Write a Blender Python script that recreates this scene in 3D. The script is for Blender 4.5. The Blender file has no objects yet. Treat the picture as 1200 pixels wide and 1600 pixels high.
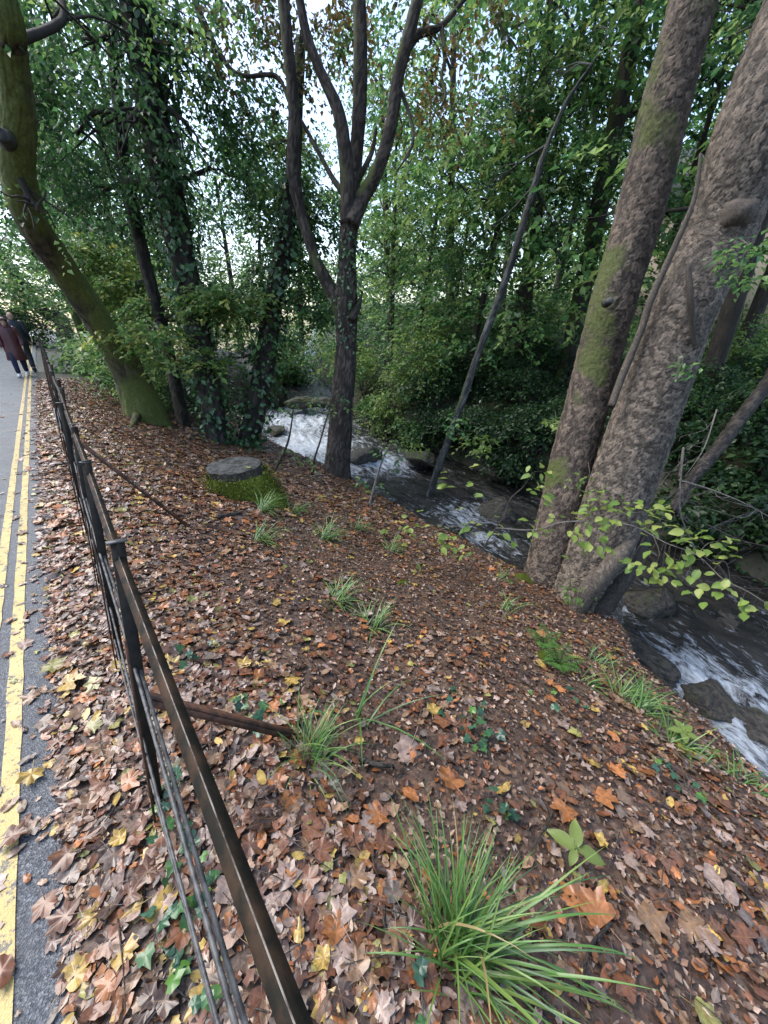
import bpy, math, random
import numpy as np
from mathutils import Vector, Matrix

rng = np.random.default_rng(11)
random.seed(11)
sc = bpy.context.scene
C = sc.collection
R = math.radians

# ------------------------------------------------------------------ camera, sky, sun, exposure
CAMZ, PITCH = 1.55, R(26.5)
cam = bpy.data.cameras.new('camera')
cam.sensor_fit = 'HORIZONTAL'; cam.sensor_width = 36.0; cam.lens = 18.0
cam.clip_start = 0.02; cam.clip_end = 600
camo = bpy.data.objects.new('camera', cam); C.objects.link(camo)
camo.location = (0, 0, CAMZ); camo.rotation_euler = (R(90) - PITCH, 0, 0)
sc.camera = camo

world = bpy.data.worlds.new('World'); sc.world = world; world.use_nodes = True
wn = world.node_tree; wn.nodes.clear()
SUN_EL, SUN_AZ = R(55), R(-72)          # azimuth measured from +Y towards +X
sky = wn.nodes.new('ShaderNodeTexSky'); sky.sky_type = 'NISHITA'; sky.sun_disc = False
sky.sun_elevation = SUN_EL; sky.sun_rotation = SUN_AZ; sky.air_density = 1.0; sky.dust_density = 2.0; sky.ozone_density = 1.0
hs = wn.nodes.new('ShaderNodeHueSaturation'); hs.inputs['Saturation'].default_value = 0.95
bg = wn.nodes.new('ShaderNodeBackground'); bg.inputs['Strength'].default_value = 0.15
wo = wn.nodes.new('ShaderNodeOutputWorld')
wn.links.new(sky.outputs[0], hs.inputs['Color']); wn.links.new(hs.outputs[0], bg.inputs['Color']); wn.links.new(bg.outputs[0], wo.inputs['Surface'])

sl = bpy.data.lights.new('sun', 'SUN'); sl.energy = 1.2; sl.angle = R(40); sl.color = (1.0, 0.98, 0.95)
so = bpy.data.objects.new('sun', sl); C.objects.link(so)
sd = Vector((math.sin(SUN_AZ) * math.cos(SUN_EL), math.cos(SUN_AZ) * math.cos(SUN_EL), math.sin(SUN_EL)))
so.rotation_euler = (-sd).to_track_quat('-Z', 'Y').to_euler(); so.location = sd * 50

sc.view_settings.view_transform = 'Standard'; sc.view_settings.look = 'None'
sc.view_settings.gamma = 1.0; sc.view_settings.use_curve_mapping = False
sc.view_settings.exposure = 1.6
sc.render.engine = 'CYCLES'
sc.cycles.use_denoising = True
sc.cycles.max_bounces = 6; sc.cycles.diffuse_bounces = 5; sc.cycles.glossy_bounces = 2
sc.cycles.transmission_bounces = 4; sc.cycles.transparent_max_bounces = 4
sc.cycles.caustics_reflective = False; sc.cycles.caustics_refractive = False
sc.cycles.sample_clamp_indirect = 4.0

# ------------------------------------------------------------------ small helpers
CP, SP = math.cos(PITCH), math.sin(PITCH)
def ray(u, v):                        # direction of a pixel of the 1200x1600 photograph
    x = (u - 600) / 600; y = (800 - v) / 600
    return np.array([x, CP + SP * y, -SP + CP * y])
def P(u, v, t):
    return np.array([0, 0, CAMZ]) + ray(u, v) * t
def proj(p):                          # world points -> (u, v, depth)
    p = np.asarray(p, float)
    q = p - np.array([0, 0, CAMZ])
    zc = q[..., 1] * CP - q[..., 2] * SP
    yc = q[..., 1] * SP + q[..., 2] * CP
    zs = np.where(np.abs(zc) < 1e-4, 1e-4, zc)
    return 600 + 600 * q[..., 0] / zs, 800 - 600 * yc / zs, zc

def _hash(ix, iy, iz, seed):
    h = (ix.astype(np.int64) * 374761393 + iy.astype(np.int64) * 668265263 + iz.astype(np.int64) * 2147483647 + seed * 974634541) & 0xFFFFFFFF
    h = ((h ^ (h >> 13)) * 1274126177) & 0xFFFFFFFF
    h = ((h ^ (h >> 16)) * 2246822519) & 0xFFFFFFFF
    return ((h ^ (h >> 15)) & 0xFFFF) / 32767.5 - 1.0
def vnoise(p, seed=0):
    p = np.asarray(p, float); i = np.floor(p); f = p - i; f = f * f * (3 - 2 * f); i = i.astype(np.int64)
    r = 0
    for dx in (0, 1):
        wx = f[:, 0] if dx else 1 - f[:, 0]
        for dy in (0, 1):
            wy = f[:, 1] if dy else 1 - f[:, 1]
            for dz in (0, 1):
                wz = f[:, 2] if dz else 1 - f[:, 2]
                r = r + wx * wy * wz * _hash(i[:, 0] + dx, i[:, 1] + dy, i[:, 2] + dz, seed)
    return r
def fbm(p, octs=3, seed=0):
    p = np.asarray(p, float); r = 0; a = 1; s = 0
    for o in range(octs):
        r = r + a * vnoise(p * (2 ** o), seed + o * 17); s += a; a *= .5
    return r / s
def smooth(a, b, x):
    t = np.clip((x - a) / (b - a), 0, 1); return t * t * (3 - 2 * t)
def norm(a):
    return a / np.maximum(np.linalg.norm(a, axis=-1, keepdims=True), 1e-9)

def catmull(pts, n):
    pts = np.asarray(pts, float)
    if len(pts) == 2:
        pts = np.stack([pts[0], (pts[0] + pts[1]) / 2, pts[1]])
    q = np.vstack([2 * pts[0] - pts[1], pts, 2 * pts[-1] - pts[-2]])
    seg = len(pts) - 1; ts = np.linspace(0, seg - 1e-6, n); k = ts.astype(int); f = (ts - k)[:, None]
    p0, p1, p2, p3 = q[k], q[k + 1], q[k + 2], q[k + 3]
    return .5 * ((2 * p1) + (-p0 + p2) * f + (2 * p0 - 5 * p1 + 4 * p2 - p3) * f ** 2 + (-p0 + 3 * p1 - 3 * p2 + p3) * f ** 3)

def make_mesh(name, V, F, mats, smooth_shade=True, col=None, fl=None, fmat=None):
    """V (n,3); F a list of index arrays (m,k)."""
    V = np.asarray(V, np.float32)
    if isinstance(F, np.ndarray): F = [F]
    F = [np.asarray(f, np.int32) for f in F if len(f)]
    me = bpy.data.meshes.new(name)
    me.vertices.add(len(V)); me.vertices.foreach_set('co', V.ravel())
    loops = np.concatenate([f.ravel() for f in F]); tot = np.concatenate([np.full(len(f), f.shape[1], np.int32) for f in F])
    st = np.concatenate([[0], np.cumsum(tot)[:-1]]).astype(np.int32)
    me.loops.add(len(loops)); me.loops.foreach_set('vertex_index', loops)
    me.polygons.add(len(tot)); me.polygons.foreach_set('loop_start', st); me.polygons.foreach_set('loop_total', tot)
    if smooth_shade: me.polygons.foreach_set('use_smooth', np.ones(len(tot), bool))
    if fmat is not None: me.polygons.foreach_set('material_index', np.asarray(fmat, np.int32))
    me.update(calc_edges=True)
    if col is not None:
        a = me.attributes.new('Col', 'FLOAT_COLOR', 'POINT')
        c4 = np.ones((len(V), 4), np.float32); c4[:, :3] = col; a.data.foreach_set('color', c4.ravel())
    for k, v in (fl or {}).items():
        a = me.attributes.new(k, 'FLOAT', 'POINT'); a.data.foreach_set('value', np.asarray(v, np.float32))
    for m in (mats if isinstance(mats, (list, tuple)) else [mats]): me.materials.append(m)
    return me
def link(name, me, parent=None, loc=(0, 0, 0)):
    o = bpy.data.objects.new(name, me); C.objects.link(o); o.location = tuple(loc)
    if parent is not None: o.parent = parent
    return o
def tag(o, label=None, cat=None, group=None, kind=None):
    if label: o['label'] = label
    if cat: o['category'] = cat
    if group: o['group'] = group
    if kind: o['kind'] = kind
    return o
def thing(name, label, cat, loc=(0, 0, 0), group=None):
    o = bpy.data.objects.new(name, None); C.objects.link(o); o.location = tuple(loc); o.empty_display_size = .2
    return tag(o, label, cat, group)
def copy_tree(o, parent=None):
    c = o.copy(); C.objects.link(c)
    if parent is not None: c.parent = parent
    for ch in list(o.children): copy_tree(ch, c)
    return c

class MB:                              # collects geometry for one mesh
    def __init__(s): s.V = []; s.F = {}; s.n = 0; s.c = []; s.fl = {}
    def add(s, V, F, col=None, fl=None):
        V = np.asarray(V, float)
        for f in (F if isinstance(F, list) else [F]):
            f = np.asarray(f, int)
            if len(f): s.F.setdefault(f.shape[1], []).append(f + s.n)
        s.V.append(V); s.n += len(V)
        if col is not None: s.c.append(np.broadcast_to(np.asarray(col, float), (len(V), 3)))
        for k, v in (fl or {}).items(): s.fl.setdefault(k, []).append(np.broadcast_to(v, (len(V),)))
        return s
    def box(s, c, sx, sy, sz, M=None):
        v = np.array([[x, y, z] for x in (-.5, .5) for y in (-.5, .5) for z in (-.5, .5)]) * [sx, sy, sz]
        if M is not None: v = v @ np.asarray(M).T
        f = np.array([[0, 1, 3, 2], [4, 6, 7, 5], [0, 4, 5, 1], [2, 3, 7, 6], [0, 2, 6, 4], [1, 5, 7, 3]])
        return s.add(v + np.asarray(c), f)
    def mesh(s, name, mats, origin=(0, 0, 0), smooth_shade=True):
        V = np.concatenate(s.V) - np.asarray(origin)
        col = np.concatenate(s.c) if s.c and sum(map(len, s.c)) == len(V) else None
        fl = {k: np.concatenate(v) for k, v in s.fl.items()}
        return make_mesh(name, V, [np.concatenate(f) for f in s.F.values()], mats, smooth_shade, col, fl)

def cell(uv, seed):                    # jittered-grid cells: distance, distance to border, id
    i = np.floor(uv).astype(np.int64); best = np.full(len(uv), 9.); sec = np.full(len(uv), 9.); bid = np.zeros(len(uv))
    for dx in (-1, 0, 1):
        for dy in (-1, 0, 1):
            cx_, cy_ = i[:, 0] + dx, i[:, 1] + dy; z_ = np.zeros_like(cx_)
            px_ = cx_ + .5 + .45 * _hash(cx_, cy_, z_, seed); py_ = cy_ + .5 + .45 * _hash(cx_, cy_, z_ + 1, seed)
            d_ = np.hypot(uv[:, 0] - px_, uv[:, 1] - py_); new = d_ < best
            sec = np.where(new, best, np.minimum(sec, d_)); bid = np.where(new, _hash(cx_, cy_, z_ + 2, seed), bid); best = np.minimum(best, d_)
    return best, sec - best, bid
LAST = {}
def tube(path, rad, sides=10, n=None, amp=0, freq=3, seed=0, cap=True, flare=0, flare_h=.5, buttress=0, stretch=1.0, relief=None):
    path = np.asarray(path, float); rad = np.asarray(rad, float)
    if n is None: n = len(path)
    pr = catmull(np.hstack([path, rad[:, None] if rad.ndim else np.full((len(path), 1), float(rad))]), n)
    p, r = pr[:, :3], np.maximum(pr[:, 3], 1e-4)
    tg = norm(np.gradient(p, axis=0))
    ref = np.array([1., 0, 0]) if abs(tg[0][0]) < .9 else np.array([0, 1., 0])
    X = np.zeros_like(p); x = ref
    for i in range(n):
        x = x - tg[i] * (x @ tg[i]); x = x / np.linalg.norm(x); X[i] = x
    Y = np.cross(tg, X)
    th = np.linspace(0, 2 * np.pi, sides, endpoint=False)
    L = np.concatenate([[0], np.cumsum(np.linalg.norm(np.diff(p, axis=0), axis=1))])
    rr = r[:, None] * np.ones(sides)
    if flare:
        fl = np.exp(-L / flare_h)[:, None]
        lob = 1 + buttress * (np.cos(th * 4 + seed) + .6 * np.cos(th * 7 + 2.1 * seed))
        rr = rr * (1 + flare * fl * lob[None])
    dirs = np.cos(th)[None, :, None] * X[:, None] + np.sin(th)[None, :, None] * Y[:, None]
    if amp:
        q = p[:, None] + dirs * r[:, None, None]
        q = q.reshape(-1, 3) * [freq, freq, freq * stretch]
        nz = fbm(q, 3, seed).reshape(n, sides)
        rr = rr * (1 + amp * nz)
    LAST.clear(); LAST['_d'] = np.vstack([dirs.reshape(-1, 3), tg[:1], tg[-1:]])
    if relief:
        kind_, depth, cs = relief
        arc = np.repeat(th[None], n, 0) / (2 * np.pi); per = max(3, round(2 * np.pi * r.mean() / cs)); uv_ = np.stack([arc.ravel() * per, np.repeat(L[:, None], sides, 1).ravel() / (cs * (1.15 if kind_ == 'flake' else 4.5))], 1)
        P3 = (p[:, None] + dirs * r[:, None, None]).reshape(-1, 3)
        wob = np.stack([fbm(P3 * 9, 2, 5), fbm(P3 * 9, 2, 6)], 1); uv_ = uv_ + wob * (.7 if kind_ == 'flake' else .6)
        f1, bd_, id_ = cell(uv_, seed)
        fine = fbm(P3 * 38, 2, 8)
        if kind_ == 'flake':
            h_ = smooth(0, .16, bd_) * (.35 + .65 * (id_ * .5 + .5)) + .5 * (id_ > .2) * smooth(.35, .12, bd_) * smooth(.0, .08, bd_) + .3 * fine
            LAST['flake'] = np.clip((id_ > .1) * smooth(.42, .1, bd_) * smooth(.02, .1, bd_) * 1.1 + (id_ > .72) * .6, 0, 1) * (.6 + .8 * fine.clip(-.5, .5) + .2)
        else:
            h_ = smooth(0, .3, bd_) * (.6 + .4 * id_) + .35 * fine; LAST['flake'] = np.clip((id_ > .5) * .35 * smooth(.1, .4, bd_), 0, 1)
        LAST['relief'] = h_ * 1.6 - .9
        rr = rr + depth * (h_ - .5).reshape(n, sides)
    V = (p[:, None] + dirs * rr[:, :, None]).reshape(-1, 3)
    i = np.arange(n - 1)[:, None] * sides; j = np.arange(sides)[None]; k = (j + 1) % sides
    F = np.stack([i + j, i + k, i + k + sides, i + j + sides], -1).reshape(-1, 4)
    FF = [F]
    if cap:
        V = np.vstack([V, p[0], p[-1]]); a = n * sides
        jj = np.arange(sides); kk = (jj + 1) % sides
        FF.append(np.vstack([np.stack([kk, jj, np.full(sides, a)], 1), np.stack([jj + (n - 1) * sides, kk + (n - 1) * sides, np.full(sides, a + 1)], 1)]))
    return V, FF

# ------------------------------------------------------------------ materials
def mat(name):
    m = bpy.data.materials.new(name); m.use_nodes = True
    nt = m.node_tree; b = nt.nodes['Principled BSDF']
    return m, nt, b
def nd(nt, typ, ins=None, **props):
    n = nt.nodes.new(typ)
    for k, v in props.items(): setattr(n, k, v)
    for k, v in (ins or {}).items():
        if hasattr(v, 'is_linked') and hasattr(v, 'node'): nt.links.new(v, n.inputs[k])
        else: n.inputs[k].default_value = v
    return n
def coords(nt, scale=(1, 1, 1)):
    tc = nd(nt, 'ShaderNodeTexCoord'); mp = nd(nt, 'ShaderNodeMapping', {'Vector': tc.outputs['Object'], 'Scale': scale})
    return mp.outputs[0]
def noise(nt, vec, scale, detail=4, rough=.6):
    return nd(nt, 'ShaderNodeTexNoise', {'Vector': vec, 'Scale': scale, 'Detail': detail, 'Roughness': rough}).outputs['Fac']
def ramp(nt, fac, stops):
    r = nd(nt, 'ShaderNodeValToRGB', {'Fac': fac}); e = r.color_ramp.elements
    while len(e) < len(stops): e.new(.5)
    for el, (p, c) in zip(e, stops):
        el.position = p; el.color = (*c, 1) if len(c) == 3 else c
    return r.outputs['Color']
def mixc(nt, fac, a, b, mode='MIX'):
    n = nd(nt, 'ShaderNodeMix', data_type='RGBA', blend_type=mode)
    for i, v in ((0, fac), (6, a), (7, b)):
        if hasattr(v, 'node'): nt.links.new(v, n.inputs[i])
        else: n.inputs[i].default_value = v if i == 0 else (*v, 1)
    return n.outputs[2]
def math_(nt, op, a, b=0.0, clamp=False):
    n = nd(nt, 'ShaderNodeMath', operation=op, use_clamp=clamp)
    for i, v in ((0, a), (1, b)):
        if hasattr(v, 'node'): nt.links.new(v, n.inputs[i])
        else: n.inputs[i].default_value = v
    return n.outputs[0]
def attr(nt, name, out='Fac'):
    return nd(nt, 'ShaderNodeAttribute', attribute_name=name).outputs[out]
def bump(nt, b, h, strength=.5, dist=.02, prev=None):
    n = nd(nt, 'ShaderNodeBump', {'Height': h, 'Strength': strength, 'Distance': dist})
    if prev is not None: nt.links.new(prev, n.inputs['Normal'])
    nt.links.new(n.outputs[0], b.inputs['Normal']); return n.outputs[0]

def leaf_material(name, rough=.45, transl=.35, spec=.4, mottled=True, scale=60):
    m, nt, b = mat(name)
    c = attr(nt, 'Col', 'Color')
    if mottled:
        v = coords(nt); n = noise(nt, v, scale, 3)
        c = mixc(nt, 1.0, c, ramp(nt, n, [(.3, (.55, .5, .45)), (.7, (1.25, 1.2, 1.15))]), 'MULTIPLY')
    nt.links.new(c, b.inputs['Base Color']); b.inputs['Roughness'].default_value = rough; b.inputs['Specular IOR Level'].default_value = spec
    if transl:
        t = nd(nt, 'ShaderNodeBsdfTranslucent', {'Color': c}); mx = nd(nt, 'ShaderNodeMixShader', {'Fac': transl})
        nt.links.new(b.outputs[0], mx.inputs[1]); nt.links.new(t.outputs[0], mx.inputs[2])
        nt.links.new(mx.outputs[0], nt.nodes['Material Output'].inputs['Surface'])
    return m
M_LEAF = leaf_material('living_leaf', .4, .5, .45, False)
M_IVY = leaf_material('ivy_leaf', .3, .15, .5, False)
M_DEAD = leaf_material('fallen_leaf', .28, .08, .45, True, 45)
M_DEAD1 = leaf_material('fallen_leaf_near', .28, .08, .45, True, 3.2)
M_VEIN = leaf_material('fallen_leaf_veined', .28, .08, .45, True, 3.2)
nt = M_VEIN.node_tree; b = nt.nodes['Principled BSDF']; sx_ = nd(nt, 'ShaderNodeSeparateXYZ', {0: coords(nt)})
ang_ = math_(nt, 'DIVIDE', math_(nt, 'SUBTRACT', math_(nt, 'ARCTAN2', sx_.outputs[1], sx_.outputs[0]), math.pi / 2), math.radians(57))
fr_ = math_(nt, 'ABSOLUTE', math_(nt, 'SUBTRACT', ang_, math_(nt, 'ROUND', ang_)))
rr_ = nd(nt, 'ShaderNodeVectorMath', {0: sx_.inputs[0].links[0].from_socket}, operation='LENGTH').outputs['Value']
vm_ = ramp(nt, math_(nt, 'MULTIPLY', fr_, rr_), [(.012, (1, 1, 1)), (.035, (0, 0, 0))])
src_ = b.inputs['Base Color'].links[0].from_socket
nt.links.new(mixc(nt, math_(nt, 'MULTIPLY', vm_, .4), src_, (.25, .14, .06)), b.inputs['Base Color'])
M_BLADE = leaf_material('grass_blade', .35, .3, .5, False)

def bark_material(name, dark, light, moss=(.075, .088, .024), scale=14, rough=.75, flaky=0.0, moss_bias=0.0, stretch=.35):
    m, nt, b = mat(name)
    v = coords(nt, (1, 1, stretch)); v1 = coords(nt)
    n1 = noise(nt, v, scale, 6, .7); n2 = noise(nt, v1, 2.2, 4); n3 = noise(nt, v1, 30, 5, .75)
    wv = nd(nt, 'ShaderNodeVectorMath', {0: v1, 1: nd(nt, 'ShaderNodeTexNoise', {'Vector': v1, 'Scale': 7.0, 'Detail': 3.0}).outputs['Color']}, operation='MULTIPLY_ADD')
    wv.inputs[1].default_value = (1, 1, .6); nt.links.new(v1, wv.inputs[0])
    dn = nd(nt, 'ShaderNodeTexNoise', {'Vector': v1, 'Scale': 9.0, 'Detail': 3.0}).outputs['Color']
    dsc = nd(nt, 'ShaderNodeVectorMath', {0: dn}, operation='SCALE'); dsc.inputs['Scale'].default_value = .12
    nt.links.new(dsc.outputs[0], wv.inputs[2])
    vo = nd(nt, 'ShaderNodeTexVoronoi', {'Vector': wv.outputs[0], 'Scale': scale * 1.6}, feature='DISTANCE_TO_EDGE').outputs['Distance']
    vc = nd(nt, 'ShaderNodeTexVoronoi', {'Vector': wv.outputs[0], 'Scale': scale * 1.6}).outputs['Color']
    c = ramp(nt, n1, [(.36, dark), (.64, light)])
    c = mixc(nt, math_(nt, 'MULTIPLY', n2, .8), c, tuple(np.array(dark) * .7 + np.array(light) * .25))
    if flaky:
        pale = ramp(nt, nd(nt, 'ShaderNodeSeparateColor', {0: vc}).outputs[0], [(.62, (0, 0, 0)), (.85, (1, 1, 1))])
        c = mixc(nt, math_(nt, 'MULTIPLY', pale, flaky), c, tuple(np.minimum(np.array(light) * 1.45, .6)))
    fk = attr(nt, 'flake'); rl = attr(nt, 'relief')
    c = mixc(nt, math_(nt, 'MULTIPLY', fk, .42, True), c, tuple(np.minimum(np.array(light) * 1.7, .6)))
    c = mixc(nt, 1.0, c, ramp(nt, math_(nt, 'MULTIPLY', math_(nt, 'ADD', rl, 1.0), .5), [(.2, (.35, .33, .31)), (.55, (1, 1, 1)), (.85, (1.25, 1.22, 1.2))]), 'MULTIPLY')
    crack = ramp(nt, vo, [(0, (.35, .33, .3)), (.09, (1, 1, 1))])
    c = mixc(nt, .75, c, crack, 'MULTIPLY')
    ms = math_(nt, 'ADD', math_(nt, 'SUBTRACT', math_(nt, 'ADD', attr(nt, 'moss'), math_(nt, 'MULTIPLY', n1, .6)), .5), moss_bias)
    ms = math_(nt, 'MULTIPLY', ms, 4.0, True)
    mc = ramp(nt, n3, [(.3, tuple(np.array(moss) * .55)), (.7, tuple(np.array(moss) * 1.5))])
    c = mixc(nt, ms, c, mc)
    nt.links.new(c, b.inputs['Base Color']); b.inputs['Roughness'].default_value = rough; b.inputs['Specular IOR Level'].default_value = .35
    p = bump(nt, b, n1, .7, .02); p = bump(nt, b, ramp(nt, vo, [(0, (0, 0, 0)), (.12, (1, 1, 1))]), .55, .012, p); bump(nt, b, n3, .6, .006, p)
    return m
M_BARK = bark_material('grey_brown_bark', (.035, .028, .022), (.125, .1, .08))
M_BARK_BIG = bark_material('flaky_bark', (.06, .049, .038), (.165, .135, .105), flaky=.3, scale=13, stretch=.7)
M_BARK_MOSSY = bark_material('mossy_bark', (.04, .031, .024), (.15, .115, .085), moss_bias=.12, flaky=.2, scale=13, stretch=.6)
M_BARK_MOSS2 = bark_material('green_mossy_bark', (.05, .042, .03), (.16, .14, .11), moss=(.095, .112, .026), moss_bias=.06, scale=10, stretch=.6)
M_BARK_DARK = bark_material('dark_bark', (.022, .019, .015), (.085, .07, .055))
M_BARK_GREY = bark_material('grey_bark', (.045, .048, .045), (.12, .128, .12), scale=8)
M_TWIG = bark_material('twig_bark', (.05, .04, .032), (.17, .14, .115), scale=30)
M_TWIG_PALE = bark_material('pale_twig', (.16, .14, .12), (.36, .33, .29), scale=30)

def simple(name, c1, c2, scale=20, rough=.6, spec=.4, metal=0, bmp=.3, bd=.004, detail=5, lo=.3, hi=.7):
    m, nt, b = mat(name); v = coords(nt); n = noise(nt, v, scale, detail)
    nt.links.new(ramp(nt, n, [(lo, c1), (hi, c2)]), b.inputs['Base Color'])
    b.inputs['Roughness'].default_value = rough; b.inputs['Specular IOR Level'].default_value = spec; b.inputs['Metallic'].default_value = metal
    if bmp: bump(nt, b, n, bmp, bd)
    return m

# ground
M_GROUND, nt, b = mat('leaf_mould')
v = coords(nt)
wob = nd(nt, 'ShaderNodeTexNoise', {'Vector': v, 'Scale': 40.0, 'Detail': 3.0}).outputs['Color']
sc1 = nd(nt, 'ShaderNodeVectorMath', {0: wob}, operation='SCALE'); sc1.inputs['Scale'].default_value = .03
vv = nd(nt, 'ShaderNodeVectorMath', {0: v, 1: sc1.outputs[0]}, operation='ADD').outputs[0]
vo1 = nd(nt, 'ShaderNodeTexVoronoi', {'Vector': vv, 'Scale': 34.0}).outputs['Color']
vo2 = nd(nt, 'ShaderNodeTexVoronoi', {'Vector': vv, 'Scale': 80.0}).outputs['Color']
s1 = nd(nt, 'ShaderNodeSeparateColor', {0: vo1}); s2 = nd(nt, 'ShaderNodeSeparateColor', {0: vo2})
pal = [(0, (.022, .015, .011)), (.3, (.05, .03, .02)), (.5, (.095, .052, .03)), (.68, (.06, .038, .028)), (.82, (.15, .085, .05)), (.93, (.2, .145, .1)), (1, (.14, .06, .025))]
c1 = ramp(nt, s1.outputs[0], pal); c2 = ramp(nt, s2.outputs[0], pal)
nz = noise(nt, v, 6, 5)
cc = mixc(nt, .5, c1, c2)
cc = mixc(nt, ramp(nt, nz, [(.45, (0, 0, 0)), (.7, (.8, .8, .8))]), cc, (.04, .027, .023))
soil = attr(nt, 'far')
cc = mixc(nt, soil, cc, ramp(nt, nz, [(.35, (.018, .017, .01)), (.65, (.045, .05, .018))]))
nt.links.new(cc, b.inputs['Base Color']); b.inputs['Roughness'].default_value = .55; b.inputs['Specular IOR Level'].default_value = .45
pb = bump(nt, b, s1.outputs[1], .6, .012); pb = bump(nt, b, s2.outputs[1], .5, .006, pb); bump(nt, b, noise(nt, v, 120, 4), .5, .004, pb)

# asphalt
M_ASPHALT, nt, b = mat('wet_asphalt')
v = coords(nt)
vo = nd(nt, 'ShaderNodeTexVoronoi', {'Vector': v, 'Scale': 165.0})
g = nd(nt, 'ShaderNodeSeparateColor', {0: vo.outputs['Color']}).outputs[0]
c = ramp(nt, g, [(0, (.03, .034, .04)), (.5, (.06, .067, .077)), (.85, (.1, .108, .118)), (1, (.2, .21, .22))])
c = mixc(nt, ramp(nt, noise(nt, v, 1.7, 4), [(.35, (.0, .0, .0)), (.7, (.5, .5, .5))]), c, (.06, .063, .068))
nt.links.new(c, b.inputs['Base Color']); b.inputs['Specular IOR Level'].default_value = .5
nt.links.new(ramp(nt, noise(nt, v, 3, 4), [(.3, (.35, .35, .35)), (.7, (.6, .6, .6))]), b.inputs['Roughness'])
bump(nt, b, vo.outputs['Distance'], .7, .005)
# yellow paint
M_YELLOW, nt, b = mat('yellow_road_paint')
v = coords(nt); w = noise(nt, v, 28, 6, .75); w2 = noise(nt, v, 160, 3)
c = mixc(nt, ramp(nt, noise(nt, v, 9, 4), [(.3, (0, 0, 0)), (.7, (1, 1, 1))]), (.4, .29, .085), (.5, .39, .15))
c = mixc(nt, ramp(nt, w, [(.4, (1, 1, 1)), (.47, (0, 0, 0))]), c, (.075, .075, .07)); 
nt.links.new(c, b.inputs['Base Color']); b.inputs['Roughness'].default_value = .5
pb = bump(nt, b, w, .3, .004); bump(nt, b, nd(nt, 'ShaderNodeTexVoronoi', {'Vector': v, 'Scale': 165.0}).outputs['Distance'], .4, .004, pb)
# painted iron
M_IRON, nt, b = mat('weathered_black_iron')
v = coords(nt); n = noise(nt, v, 26, 6, .7); n2 = noise(nt, v, 7, 4)
c = ramp(nt, n, [(.35, (.008, .007, .006)), (.6, (.02, .017, .012)), (.78, (.06, .03, .016))])
c = mixc(nt, ramp(nt, n2, [(.5, (0, 0, 0)), (.75, (.5, .5, .5))]), c, (.028, .026, .013))
nt.links.new(c, b.inputs['Base Color']); b.inputs['Roughness'].default_value = .7; b.inputs['Specular IOR Level'].default_value = .25
bump(nt, b, n, .6, .004)
M_RAIL = simple('mossy_brown_iron', (.014, .012, .007), (.06, .034, .018), 18, .75, .25, bmp=.8, lo=.42, hi=.62)
M_RIDGE = simple('worn_ridge', (.04, .026, .016), (.22, .19, .155), 26, .65, .3, lo=.4, hi=.58)
M_RUST = simple('rusty_iron', (.035, .02, .014), (.11, .05, .028), 24, .65, .3, lo=.4, hi=.62, bmp=.6)
M_ROD = simple('grey_steel_rod', (.03, .03, .03), (.1, .1, .095), 40, .5, .4, lo=.4, hi=.6)
M_WHITE = simple('white_plastic', (.7, .7, .72), (.8, .8, .8), 5, .4, bmp=0)
M_CUT = simple('weathered_cut_wood', (.03, .031, .03), (.09, .09, .083), 16, .85, .15, bmp=.8, bd=.01, lo=.4, hi=.62)
M_MOSS = simple('cushion_moss', (.05, .07, .01), (.15, .18, .028), 40, .95, .1, bmp=1, bd=.02, detail=8)
M_ROCK, nt, b = mat('wet_rock')
v = coords(nt); n = noise(nt, v, 5, 8, .65); n2 = noise(nt, v, 2, 3)
c = ramp(nt, n, [(.4, (.014, .013, .011)), (.62, (.1, .085, .062))])
c = mixc(nt, ramp(nt, math_(nt, 'ADD', n2, math_(nt, 'MULTIPLY', attr(nt, 'moss'), .3)), [(.55, (0, 0, 0)), (.75, (1, 1, 1))]), c, (.05, .06, .015))
nt.links.new(c, b.inputs['Base Color']); b.inputs['Roughness'].default_value = .4
bump(nt, b, n, 1.0, .06)
# water
M_WATER, nt, b = mat('running_water')
v = coords(nt)
foam = attr(nt, 'foam'); fl_l = attr(nt, 'along'); fl_c = attr(nt, 'across')
cv = nd(nt, 'ShaderNodeCombineXYZ', {0: math_(nt, 'MULTIPLY', fl_l, .45), 1: fl_c, 2: 0.0}).outputs[0]
dsn = nd(nt, 'ShaderNodeTexNoise', {'Vector': cv, 'Scale': 4.0, 'Detail': 3.0}).outputs['Color']
dsc = nd(nt, 'ShaderNodeVectorMath', {0: dsn}, operation='SCALE'); dsc.inputs['Scale'].default_value = .35
cv2 = nd(nt, 'ShaderNodeVectorMath', {0: cv, 1: dsc.outputs[0]}, operation='ADD').outputs[0]
fn = noise(nt, cv2, 9, 8, .7)
fn2 = noise(nt, cv2, 26, 5, .7)
fm = math_(nt, 'ADD', foam, math_(nt, 'ADD', math_(nt, 'MULTIPLY', fn, 1.3), math_(nt, 'MULTIPLY', fn2, .5)))
fmask = ramp(nt, math_(nt, 'SUBTRACT', fm, .9), [(.12, (0, 0, 0)), (.55, (1, 1, 1))])
c = ramp(nt, noise(nt, cv2, 5, 5), [(.35, (.006, .007, .007)), (.7, (.028, .026, .02))])
c = mixc(nt, fmask, c, (.62, .68, .74))  # foam white; its faint streaks also paint sky reflection into the water colour
nt.links.new(c, b.inputs['Base Color'])
nt.links.new(ramp(nt, fmask, [(0, (.12, .12, .12)), (1, (.6, .6, .6))]), b.inputs['Roughness'])
b.inputs['IOR'].default_value = 1.33; b.inputs['Specular IOR Level'].default_value = .6
pb = bump(nt, b, fn, .5, .1); bump(nt, b, fn2, .4, .03, pb)

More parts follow.
